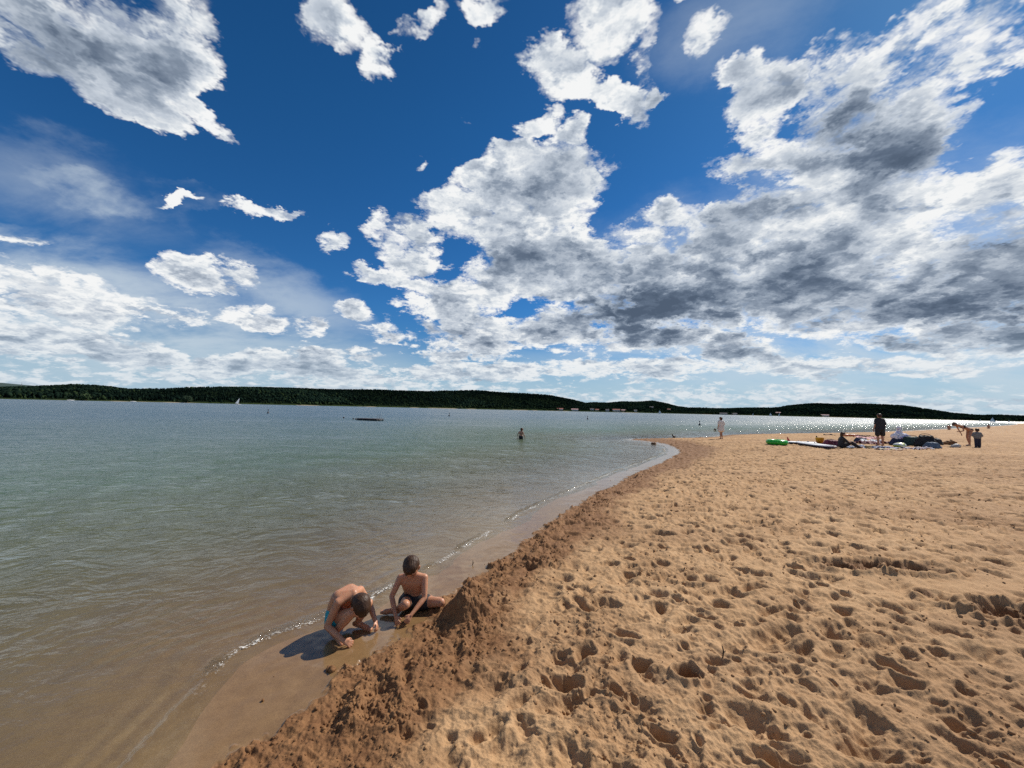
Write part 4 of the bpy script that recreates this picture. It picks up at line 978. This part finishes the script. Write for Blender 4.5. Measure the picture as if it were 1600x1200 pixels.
def outline_board(L, W, T, nose=.5, sections=40):
    """paddle board: pointed-oval outline with a rounded rail; local x is its length"""
    b = bmesh.new(); rows = []
    for i in range(sections + 1):
        u = i / sections; x = (u - .5) * L
        w = W / 2 * (max(0, 1 - abs(2 * u - 1) ** (2.6 if u < .5 else 3.2))) ** nose
        rk = .10 * max(0, u - .7) ** 2 * L
        rows.append([b.verts.new((x, w * math.cos(a), T / 2 * (1 if math.sin(a) > 0 else -1) * abs(math.sin(a)) ** .6 + T / 2 + rk)) for a in [k / 20 * 2 * PI for k in range(20)]])
    for i in range(sections):
        for k in range(20): b.faces.new((rows[i][k], rows[i + 1][k], rows[i + 1][(k + 1) % 20], rows[i][(k + 1) % 20]))
    b.faces.new(rows[0]); b.faces.new(rows[-1][::-1]); return b
def two_tone(name, top, side):
    m, N, out = material(name); tc = N.new('ShaderNodeTexCoord').outputs['Generated']; z = N.sep(tc)[2]
    p = N.new('ShaderNodeBsdfPrincipled'); p.inputs['Roughness'].default_value = .35
    n = N.math('MULTIPLY', N.noise(N.new('ShaderNodeTexCoord').outputs['Object'], 30, 3), .02)
    N.put(p.inputs['Base Color'], N.mix(N.ramp(N.math('ADD', z, n), .52, .60, typ='LINEAR'), (*side, 1), (*top, 1))); m.node_tree.links.new(p.outputs[0], out.inputs[0]); return m
def boards():
    t = solid('paddle_board', 'white paddle board with dark sides lying nearest to the camera in front of the bucket', 'paddle board', (15.594, 19.866), -99, .02, 'paddle boards on the sand')
    finish('hull', outline_board(3.0, .76, .15), two_tone('board_white', (.80, .80, .80), (.05, .045, .09)), t)
    b = outline_board(.9, .42, .008); pd = finish('deck_pad', b, C['white'], t); pd.location = (-.3, 0, .147)
    part('leash_plug', [[((-1.2, 0, .145), .02), ((-1.2, 0, .16), .015)]], C['black'], t)
    part('carry_handle', [[((-.06, .0, .17), .012), ((.08, 0, .17), .012)]], C['black'], t)
    t = solid('paddle_board', 'upturned white paddle board with a red fin and a dark fin behind the other board', 'paddle board', (16.185, 21.381), -12, .02, 'paddle boards on the sand')
    finish('hull', outline_board(2.5, .62, .12), two_tone('board_pale', (.72, .74, .78), (.10, .12, .17)), t)
    part('fin', [[((-.72, .02, .12), (.07, .006, .01)), ((-.80, .02, .32), (.025, .005, .02))]], C['red'], t)
    part('fin', [[((.68, 0, .12), (.06, .008, .01)), ((.62, 0, .43), (.035, .006, .03))]], C['black'], t)
    for x in (-.28, .88, .18): part('fin_box', [[((x, -.05, .135), (.05, .04, .03))]], C['navy'], t)
boards()
def bucket():
    t = solid('bucket', 'yellow plastic toy bucket with raised handle standing behind the white paddle board', 'bucket', (16.491, 20.659), 0, .06)
    b = bmesh.new(); n = 28
    prof = [(.0, .02), (.13, .02), (.135, .0), (.19, .33), (.20, .33), (.20, .345), (.183, .345), (.125, .03), (.0, .03)]
    rings = [[b.verts.new((r * math.cos(a), r * math.sin(a), z)) for a in [i / n * 2 * PI for i in range(n)]] for r, z in prof]
    for i in range(len(rings) - 1):
        for j in range(n): b.faces.new((rings[i][j], rings[i][(j + 1) % n], rings[i + 1][(j + 1) % n], rings[i + 1][j]))
    bmesh.ops.remove_doubles(b, verts=b.verts, dist=1e-4); finish('pail', b, C['yellow'], t)
    P = [V3(.20 * math.cos(a), -.12 * math.sin(a), .33 + .03 * math.sin(a)) for a in np.linspace(0, PI, 9)]
    part('handle', [[(P[i], .008), (P[i + 1], .008)] for i in range(8)], C['yellow'], t)
bucket()
def bag(name, label, cat, xy, rz, size, mat, strap=True, dz=0, a=.02, top=.7, extra=None):
    t = solid(name, label, cat, xy, rz, dz); L, W, H = size
    part('bag_body', [[((sx * L * .40, sy * W * .30, H * .18), min(W, H) * .20) for sx in (-1, 1) for sy in (-1, 1)] + [((sx * L * .40 * top, sy * W * .15, H * .84), min(W, H) * .16) for sx in (-1, 1) for sy in (-1, 1)]], mat, t, .014, wrinkle(a, 7))
    if strap:
        P = [V3(L * .28 * math.cos(q), W * .12, H * .92 + H * .22 * math.sin(q)) for q in np.linspace(0, PI, 7)]
        part('handle', [[(P[i], .014), (P[i + 1], .014)] for i in range(6)], C['black'], t)
    if extra: extra(t)
    return t
bag('duffel_bag', 'dark red slouched bag between the yellow bucket and the seated person', 'bag', (16.485, 19.911), 8, (.86, .42, .34), C['maroon'], True, 0, .035, .75)
bag('beach_bag', 'navy bag with a teal flap lying behind the towels left of the man', 'bag', (21.472, 23.743), 4, (.7, .35, .26), C['navy'], True, 0, .03, .8)
def sack(t): part('pocket', [[((-.05, -.17, .12), (.10, .03, .08))]], C['grey'], t, .012)
bag('backpack', 'grey and lilac backpack standing under the shiny plastic bag', 'backpack', (21.539, 21.574), -10, (.62, .34, .38), C['navy'], True, 0, .03, .7, sack)
bag('cooler_bag', 'large dark green cooler bag beside the black backpacks', 'cooler bag', (22.245, 21.362), 6, (1.15, .5, .50), C['darkgreen'], True, 0, .02, .92, lambda t: part('lid_seam', [[((-.36, -.17, .34), .012), ((.36, -.17, .34), .012)]], C['black'], t))
bag('backpack', 'black bulging backpack leaning right of the green cooler bag', 'backpack', (22.068, 20.574), -35, (.85, .48, .62), C['black'], True, 0, .045, .55)
bag('sports_bag', 'rounded black bag behind the blue-grey bag', 'bag', (24.625, 22.366), 12, (.46, .40, .36), C['black'], True, 0, .03, .6)
bag('beach_bag', 'blue-grey shiny bag at the front right end of the heap', 'bag', (21.507, 19.749), -8, (.62, .40, .30), C['steel'], False, 0, .04, .6, lambda t: part('drawstring', [[((.2, -.1, .2), .012), ((.33, -.14, .05), .012)]], C['white'], t))
bag('hat', 'small tan sun hat on the sand at the front edge of the towels', 'sun hat', (17.677, 19.173), 0, (.26, .26, .14), C['tan'], False, 0, .008, .7, lambda t: part('brim', [[((0, 0, .03), (.17, .17, .012))]], C['tan'], t))
def plastic():
    t = solid('plastic_bag', 'crumpled shiny white and lilac plastic bag sitting on top of the backpack', 'plastic bag', (21.732, 21.623), 0, .34); t.scale = (1.3,) * 3
    m = simple('film_white', (.80, .78, .84), .28, .1, 9, .6, .6, vary=(.45, .38, .75))
    part('film', [[((-.18, 0, .08), .12), ((.15, 0, .10), .11), ((.0, .02, .28), .09)], [((.0, .0, .25), .07), ((-.02, 0, .44), .045)], [((.12, 0, .12), .09), ((.42, 0, .06), .05), ((.28, 0, .22), .03)]], m, t, .012, wrinkle(.045, 9))
    part('tie', [[((-.05, 0, .42), .03), ((.08, 0, .47), .025)]], C['lilac'], t)
plastic()
def ball():
    t = solid('beach_ball', 'lime green and white half-flat beach ball in front of the grey backpack', 'beach ball', (19.764, 19.671), 0, .0)
    m, N, out = material('ball_panels'); tc = N.new('ShaderNodeTexCoord').outputs['Object']; x, y, z = N.sep(tc)
    a = N.math('ARCTAN2', N.math('SUBTRACT', z, .12), x); f = N.math('GREATER_THAN', N.math('SINE', N.math('MULTIPLY', a, 3)), .35)
    p = N.new('ShaderNodeBsdfPrincipled'); p.inputs['Roughness'].default_value = .35
    N.put(p.inputs['Base Color'], N.mix(f, (.38, .46, .03, 1), (.7, .72, .68, 1))); m.node_tree.links.new(p.outputs[0], out.inputs[0])
    part('skin_panels', [[((0, 0, .12), (.27, .24, .15)), ((.04, 0, .2), (.17, .17, .08))]], m, t, .012, wrinkle(.01, 6))
    part('valve', [[((.05, -.1, .27), .015)]], C['white'], t)
ball()
def stripe_mat(name, cols, freq):
    m, N, out = material(name); tc = N.new('ShaderNodeTexCoord').outputs['Object']
    x = N.math('FRACT', N.math('MULTIPLY', N.sep(N.vmath('ADD', tc, N.vmath('SCALE', N.noise(tc, 5, 2, color=True), scale=.05)))[1], freq))
    p = N.new('ShaderNodeBsdfPrincipled'); p.inputs['Roughness'].default_value = .9
    N.put(p.inputs['Base Color'], N.cramp(x, [(i / len(cols), c) for i, c in enumerate(cols)], 'CONSTANT')); m.node_tree.links.new(p.outputs[0], out.inputs[0]); return m
def towel(label, xy, rz, L, W, mat, h=.05, seed=0, name='towel'):
    """a towel lying in folds on the sand"""
    nx, ny = 60, 30; u, v = np.meshgrid(np.linspace(-.5, .5, nx), np.linspace(-.5, .5, ny))
    x = u * L + .05 * gn(v * 4 + seed, u * 3); y = v * W + .06 * gn(u * 4 + seed, v * 3 + 7)
    c, s = math.cos(math.radians(rz)), math.sin(math.radians(rz))
    X = x * c - y * s; Y = x * s + y * c
    z = ground((X + xy[0]).astype(np.float32), (Y + xy[1]).astype(np.float32))[0] - gz(*xy)
    top = z + .02 + h * np.clip(.3 + gn(x * 2.2 + seed, y * 4), 0, 1) + .4 * h * np.abs(gn(x * 6, y * 7 + seed))
    V = np.concatenate([np.stack([X, Y, top], -1).reshape(-1, 3), np.stack([X, Y, top - .014], -1).reshape(-1, 3)])
    i = np.arange(ny - 1)[:, None] * nx; j = np.arange(nx - 1)[None]; N0 = nx * ny
    F = np.stack([i + j, i + j + 1, i + nx + j + 1, i + nx + j], -1).reshape(-1, 4)
    e = [k for k in range(nx)] + [k * nx + nx - 1 for k in range(1, ny)] + [N0 - 1 - k for k in range(1, nx)] + [k * nx for k in range(ny - 2, 0, -1)]
    S = np.array([[e[k], e[k] + N0, e[(k + 1) % len(e)] + N0, e[(k + 1) % len(e)]] for k in range(len(e))])
    o = mesh_np(name, V, [F, F[:, ::-1] + N0, S], mat, True); o.location = (*xy, gz(*xy))
    tag(o, label, 'towel', 'towels spread on the sand')
towel('blue and white striped towel at the front between the seated person and the tan hat', (17.331, 19.423), 6, 1.3, .8, stripe_mat('stripes_blue', [(.12, .17, .28), (.55, .57, .62), (.05, .09, .2)], 6), .07, 1)
towel('maroon towel crumpled in front of the navy bag', (20.471, 22.114), -8, 1.1, .7, C['maroon'], .14, 2)
towel('white towel heaped beside the left foot of the man', (21.673, 23.326), 10, 1.2, .6, C['white'], .2, 3)
towel('pale pink towel spread behind the navy bag', (25.709, 27.758), 0, 1.6, .8, C['pink'], .12, 4)
towel('dark mat lying by itself farthest left behind the pink towel', (27.997, 30.550), -4, .9, .4, C['brown'], .12, 5)
towel('blue towel under the feet of the man', (18.582, 19.389), 4, 1.3, .8, stripe_mat('stripes_navy', [(.10, .12, .22), (.42, .42, .5), (.03, .04, .10)], 5), .06, 6)
towel('pink and yellow towel in front of the lime ball', (17.958, 18.300), 3, 1.2, .5, stripe_mat('stripes_pink', [(.6, .3, .28), (.62, .50, .22), (.6, .58, .55)], 4), .03, 7)
towel('white and brown striped towel in front of the green cooler bag', (20.017, 19.078), 6, 1.3, .6, stripe_mat('stripes_white', [(.6, .58, .6), (.12, .08, .10), (.55, .55, .62), (.3, .12, .08)], 5), .07, 8)
towel('small dark red mat right behind the legs of the man', (21.954, 22.509), 0, .7, .5, C['maroon'], .12, 9)
towel('small pale green cloth lying just right of the black bags', (25.813, 23.096), 10, .5, .4, simple('cloth_pale_green', (.30, .38, .28), .9), .12, 10)
def boat():
    t = solid('inflatable_boat', 'red and orange inflatable boat lying on its side near the far waterline', 'inflatable boat', (26.850, 30.457), -18, .02); t.scale = (.55,) * 3
    part('tube', [[((-1.0, 0, .16), .12), ((-.2, 0, .20), .15)], [((-.2, 0, .20), .15), ((.5, -.05, .17), .16)]], simple('rubber_orange', (.52, .14, .04), .4), t, .02, wrinkle(.02, 4))
    part('floor', [[((-.5, .3, .25), .07), ((.4, .3, .30), .07), ((.2, .1, .2), .1), ((-.4, .1, .2), .1)]], C['white'], t, .02, wrinkle(.02, 5))
    part('bow', [[((.5, -.05, .17), .17), ((1.0, -.1, .12), .12)]], C['maroon'], t, .02, wrinkle(.02, 5))
    part('seat', [[((-.1, .15, .36), (.12, .2, .05))]], C['black'], t, .02)
boat()
def heap():
    t = solid('rumpled_clothes', 'low dark heap of clothes by the far waterline left of the seated person', 'clothes', (27.074, 32.866), -3, .0); t.scale = (.55,) * 3
    part('dark_cloth', [[((-.8, 0, .06), .10), ((-.5, 0, .03), .05)], [((-.5, 0, .03), .05), ((.2, 0, .05), .08)], [((.1, 0, .10), .10), ((.35, 0, .09), .08)], [((.3, 0, .04), .05), ((.9, 0, .02), .04)]], C['black'], t, .02, wrinkle(.03, 6))
    part('red_cloth', [[((.0, -.06, .08), .07), ((-.2, -.06, .06), .05)]], C['maroon'], t, .02, wrinkle(.02, 6))
    t = solid('plastic_bag', 'grey translucent-looking plastic bag lying flat left of the bending woman', 'plastic bag', (23.666, 20.603), 0, .0)
    part('film', [[((-.2, 0, .04), .06), ((.05, 0, .10), .11), ((.25, .05, .05), .07)]], simple('film_grey', (.38, .37, .36), .4, .2, 9, .6), t, .012, wrinkle(.04, 9))
    part('tie', [[((-.2, 0, .05), .03), ((-.42, 0, .02), .02)]], C['tan'], t)
    # a small pile of dug sand
    b = bmesh.new(); hull_bm(b, [((-.3, 0, .03), .12), ((.3, .0, .0), .1), ((.05, 0, .22), .07), ((-.15, 0, .17), .06)])
    o = finish('sand_pile', b, SAND, None, .02, 2, disp=wrinkle(.05, 8)); xy = (25.775, 22.661); o.location = (*xy, gzm(*xy)); 
    for k, v in (('damp', 1.), ('coarse', 1.), ('swash', 0.)):
        at = o.data.attributes.new(k, 'FLOAT', 'POINT'); at.data.foreach_set('value', np.full(len(o.data.vertices), v, np.float32))
    tag(o, 'small pile of dug brown sand left of the bending woman', 'sand pile')
heap()

# ---------------------------------------------------------------- on the lake
def at_az(a, d): return (d * math.sin(math.radians(a)), d * math.cos(math.radians(a)))
def raft():
    xy = at_az(-20.02, 54); t = empty('swim_raft', (*xy, 0), math.radians(-20)); t.scale = (.92, .92, .7); tag(t, 'long dark floating swim raft with a metal ladder at its right end', 'swim raft')
    w = simple('wet_wood', (.045, .035, .038), .6, .3, 6, .3)
    b = bmesh.new(); hull_bm(b, [((x, y, z), .03) for x in (-1.7, 1.7) for y in (-.8, .8) for z in (.26, .32)])
    finish('deck', b, w, t, None, flat=True)
    for y in (-.6, .6): part('float', [[((-1.7, y, .06), .16), ((1.7, y, .06), .12)]], C['black'], t)
    pale = simple('deck_edge', (.07, .06, .065), .7)
    part('deck_boards', [[((x, -.75, .37), .010), ((x, .75, .37), .010), ((x + .12, -.75, .37), .010), ((x + .12, .75, .37), .010)] for x in np.arange(-1.65, 1.5, .16)], pale, t, flat=True)
    st = simple('ladder_steel', (.4, .4, .42), .35, metal=.8)
    for y in (-.25, .25): part('ladder_rail', [[((1.70, y, .3), .022), ((1.62, y, 1.1), .022)], [((1.62, y, 1.1), .022), ((1.42, y, 1.15), .022)], [((1.42, y, 1.15), .022), ((1.35, y, .42), .022)]], st, t)
    for z in (.15, -.1): part('ladder_rung', [[((1.8, -.25, z), .018), ((1.8, .25, z), .018)]], st, t)
raft()
bm_ = simple('buoy_dark', (.03, .03, .04), .5, .2)
def buoy(a, d, s, lab):
    t = empty('buoy', (*at_az(a, d), 0)); tag(t, lab, 'buoy', 'buoys on the lake')
    part('float', [[((0, 0, .05 * s), (.22 * s, .22 * s, .16 * s)), ((0, 0, .32 * s), .12 * s)]], bm_, t); part('mast', [[((0, 0, .3 * s), .05 * s), ((0, 0, .75 * s), .035 * s)]], bm_, t); part('top_mark', [[((0, 0, .8 * s), .12 * s)]], bm_, t)
buoy(-32.21, 90, .9, 'dark buoy farthest left on the lake, left of the raft')
buoy(-9.13, 90, .9, 'dark buoy on the open lake between the raft and the wading child')
buoy(11.18, 90, .9, 'dark buoy below the village on the far shore')
buoy(26.01, 70, .8, 'larger dark square-topped buoy just left of the girl in white')
def sailboat(a, d, H, lab, jib=True, tilt=0, hull=(.6, .6, .62), sail=(.85, .84, .82)):
    t = empty('sailboat', (*at_az(a, d), 0), math.radians(-a + 15)); t.rotation_euler[1] = tilt; tag(t, lab, 'sailboat', 'sailboats on the lake'); k = H / 7
    part('hull', [[((-2.2 * k, 0, .35 * k), (.3 * k, .8 * k, .3 * k)), ((0, 0, .3 * k), (1.2 * k, .95 * k, .38 * k)), ((2.7 * k, 0, .55 * k), .12 * k)]], simple('hull_paint', hull, .4), t)
    part('mast', [[((.3 * k, 0, .5 * k), .07 * k), ((.3 * k, 0, 7 * k), .05 * k)]], C['grey'], t)
    sm = simple('sailcloth', sail, .7)
    part('mainsail', [[((.2 * k, 0, 1.1 * k), .03), ((.2 * k, 0, 6.8 * k), .03), ((-2.5 * k, .35 * k, 1.2 * k), .03), ((-.9 * k, .25 * k, 4.0 * k), .03)]], sm, t)
    if jib: part('jib', [[((.5 * k, 0, 1.0 * k), .03), ((2.6 * k, 0, .8 * k), .03), ((.4 * k, 0, 5.6 * k), .03)]], sm, t)
sailboat(-35.35, 640, 9.0, 'sailboat with one slim pale sail by the wooded left bank', False, .12)
sailboat(21.06, 1000, 9.0, 'small white sailboat right of the village')
sailboat(32.11, 1300, 7.5, 'tiny sailboat just right of the girl in white', False)
sailboat(33.92, 1250, 9.5, 'sailboat at the middle of the three before the dark right bank', True)
sailboat(34.83, 1300, 9.5, 'rightmost sailboat of the three before the dark right bank', False)
sailboat(51.31, 560, 5.0, 'largest white sailboat with full sails at far right of the lake', True, 0, (.8, .8, .8))
sailboat(50.59, 900, 3.5, 'tiny sailboat left of the largest white one', False)
sailboat(52.26, 900, 3.5, 'tiny sailboat farthest right near the edge of the lake', False)

# ---------------------------------------------------------------- buildings and a mast on the far shore
wl = {k: simple('plaster_' + k, v, .85, .1, .3, 0) for k, v in dict(white=(.62, .60, .56), cream=(.52, .45, .34), grey=(.36, .36, .36)).items()}
rf = {k: simple('roof_' + k, v, .8, .15, .4, 0) for k, v in dict(red=(.34, .11, .08), dark=(.07, .06, .07), pink=(.50, .30, .28)).items()}
gl = simple('window_glass', (.03, .04, .05), .15, 0, 1, 0)
def house(a, t_, L, W, H, wall, roof, lab, rz=0):
    x, y, z = [float(v) for v in hill_z(np.float64(a), np.float64(t_))]
    t = empty('house', (x, y, z - .5), math.radians(-a + rz)); tag(t, lab, 'house', 'houses on the far shore')
    def bx(name, x0, x1, y0, y1, z0, z1, mat, par=t):
        b = bmesh.new(); v = [b.verts.new(p) for p in ((x0, y0, z0), (x1, y0, z0), (x1, y1, z0), (x0, y1, z0), (x0, y0, z1), (x1, y0, z1), (x1, y1, z1), (x0, y1, z1))]
        for f in ((0, 3, 2, 1), (4, 5, 6, 7), (0, 1, 5, 4), (1, 2, 6, 5), (2, 3, 7, 6), (3, 0, 4, 7)): b.faces.new([v[i] for i in f])
        return finish(name, b, mat, par, flat=True)
    bx('wall', -L / 2, L / 2, -W / 2, W / 2, 0, H, wl[wall])
    b = bmesh.new(); e = .8; hr = W * .32
    v = [b.verts.new(p) for p in ((-L / 2 - e, -W / 2 - e, H), (L / 2 + e, -W / 2 - e, H), (L / 2 + e, W / 2 + e, H), (-L / 2 - e, W / 2 + e, H), (-L / 2 - e, 0, H + hr), (L / 2 + e, 0, H + hr))]
    for f in ((3, 2, 1, 0), (0, 1, 5, 4), (2, 3, 4, 5), (1, 2, 5), (3, 0, 4)): b.faces.new([v[i] for i in f])
    r = finish('roof', b, rf[roof], t, flat=True)
    bx('chimney', L * .2, L * .2 + 1, .3, 1.3, H + hr * .4, H + hr + 1.2, wl['grey'], r)
    n = max(2, int(L / 5))
    for i in range(n):
        x0 = -L / 2 + (i + .5) * L / n - .8; bx('window', x0, x0 + 1.6, -W / 2 - .05, -W / 2 + .02, H * .35, H * .35 + 1.5, gl)
VILL = [(7.18, .05, 26, 12, 6, 'white', 'red', 'long red-roofed house farthest left of the village on the shore'), (9.33, .05, 30, 12, 6, 'white', 'pink', 'long pale-roofed boathouse second from the left of the village'),
        (11.81, .14, 18, 11, 6, 'white', 'dark', 'white house with dark roof up the slope left of the wide hall'), (12.54, .10, 16, 11, 5, 'cream', 'red', 'cream house below and right of the dark-roofed white one'),
        (13.98, .06, 16, 12, 8, 'grey', 'dark', 'tall grey house just left of the wide hall'), (15.23, .07, 34, 14, 8, 'white', 'red', 'wide bright hall in the middle of the village'),
        (16.20, .08, 18, 12, 6, 'cream', 'pink', 'cream house touching the right end of the wide hall'), (17.85, .09, 14, 10, 6, 'white', 'dark', 'single white house right of the village hall among trees'),
        (19.98, .30, 18, 12, 9, 'grey', 'dark', 'grey house high on the wooded slope above the small sailboat'), (22.22, .28, 15, 10, 7, 'cream', 'red', 'cream house on the slope right of the village hill'),
        (28.65, .04, 46, 12, 5, 'grey', 'dark', 'very long low grey building on the shore above the girl in white'), (30.02, .04, 26, 12, 5, 'grey', 'dark', 'low grey building right of the very long one'),
        (34.70, .22, 20, 12, 6, 'cream', 'pink', 'cream house in a clearing above the two right-hand sailboats'), (39.14, .05, 30, 12, 6, 'white', 'pink', 'pale long house by the right bank above the beach gear')]
for a, t_, L, W, H, w_, r_, lab in VILL: house(a, t_, L, W, H, w_, r_, lab)
def mast():
    a, e = -51.88, 1.484; d = 1500; h = EYE + d * math.tan(math.radians(e)); t = empty('radio_mast', (*at_az(a, d), h - 24)); tag(t, 'thin lattice radio mast on the hills at far left', 'radio mast')
    part('lattice', [[((x, y, 0), .16), ((x * .3, y * .3, 19), .12)] for x, y in ((-1, -1), (1, -1), (1, 1), (-1, 1))] + [[((-1 + z * .035, -1, z), .1), ((1 - z * .035, 1 - z * .03, z + 2), .1)] for z in range(0, 18, 3)], C['grey'], t)
    part('antenna', [[((0, 0, 18), .3), ((0, 0, 24), .18)]], C['grey'], t)
mast()
# a few broad trees that stand out along the near bank
def bank_tree(a, t_, s, lab, tone):
    x, y, z = [float(v) for v in hill_z(np.float64(a), np.float64(t_))]; t = empty('broadleaf_tree', (x, y, z)); tag(t, lab, 'tree', 'pale trees standing out on the far bank')
    part('trunk', [[((0, 0, -1), .5), ((.2, 0, s * .5), .3)], [((.2, 0, s * .4), .25), ((s * .2, 0, s * .7), .15)]], C['brown'], t)
    rs = np.random.RandomState(int(s * 10)); n = 900; P = rs.normal(0, 1, (n, 3)); P /= np.linalg.norm(P, axis=1)[:, None]; P *= (rs.rand(n, 1) ** .4) * V3(s * .55, s * .5, s * .38) * (1 + .25 * np.sin(P[:, :1] * 5 + P[:, 2:] * 4)); P += V3(0, 0, s * .58)
    q = rs.normal(0, 1, (n, 4, 3)) * s * .045; V = (P[:, None] + q).reshape(-1, 3); F = np.arange(n * 4).reshape(-1, 4)
    mesh_np('crown', V, F, simple('crown_green', tone, .8, .3, .3, 0), False, t)
bank_tree(-47.82, .02, 13, 'round bright green tree on the left bank near the pale boats', (.055, .095, .03))
bank_tree(-40.07, .02, 16, 'pale green tree before the dark wood left of the slim sailboat', (.035, .07, .03))
bank_tree(-7.48, .015, 12, 'yellow-green tree low on the bank where the dark wood ends', (.07, .11, .03))
bank_tree(9.97, .02, 11, 'dark round tree between the boathouse and the village', (.02, .035, .015))
def motorboat(a, d, lab):
    t = empty('motorboat', (*at_az(a, d), 0), math.radians(-a + 4)); tag(t, lab, 'boat', 'moored boats by the far banks')
    part('hull', [[((-3, 0, .5), (.5, 1, .5)), ((1, 0, .5), (1.5, 1.1, .5)), ((4, 0, .9), .2)]], C['white'], t); part('cabin', [[((-.6, 0, 1.2), (1.2, .8, .5)), ((.3, 0, 1.1), (.8, .7, .35))]], C['grey'], t); part('windscreen', [[((.9, 0, 1.5), (.15, .6, .25))]], C['black'], t)
motorboat(-48.85, 830, 'pale motorboat moored by the beach of the left bank')
motorboat(-44.46, 880, 'pale motorboat moored in the shade of the left wood')
motorboat(15.85, 1300, 'pale motorboat moored below the village hall')
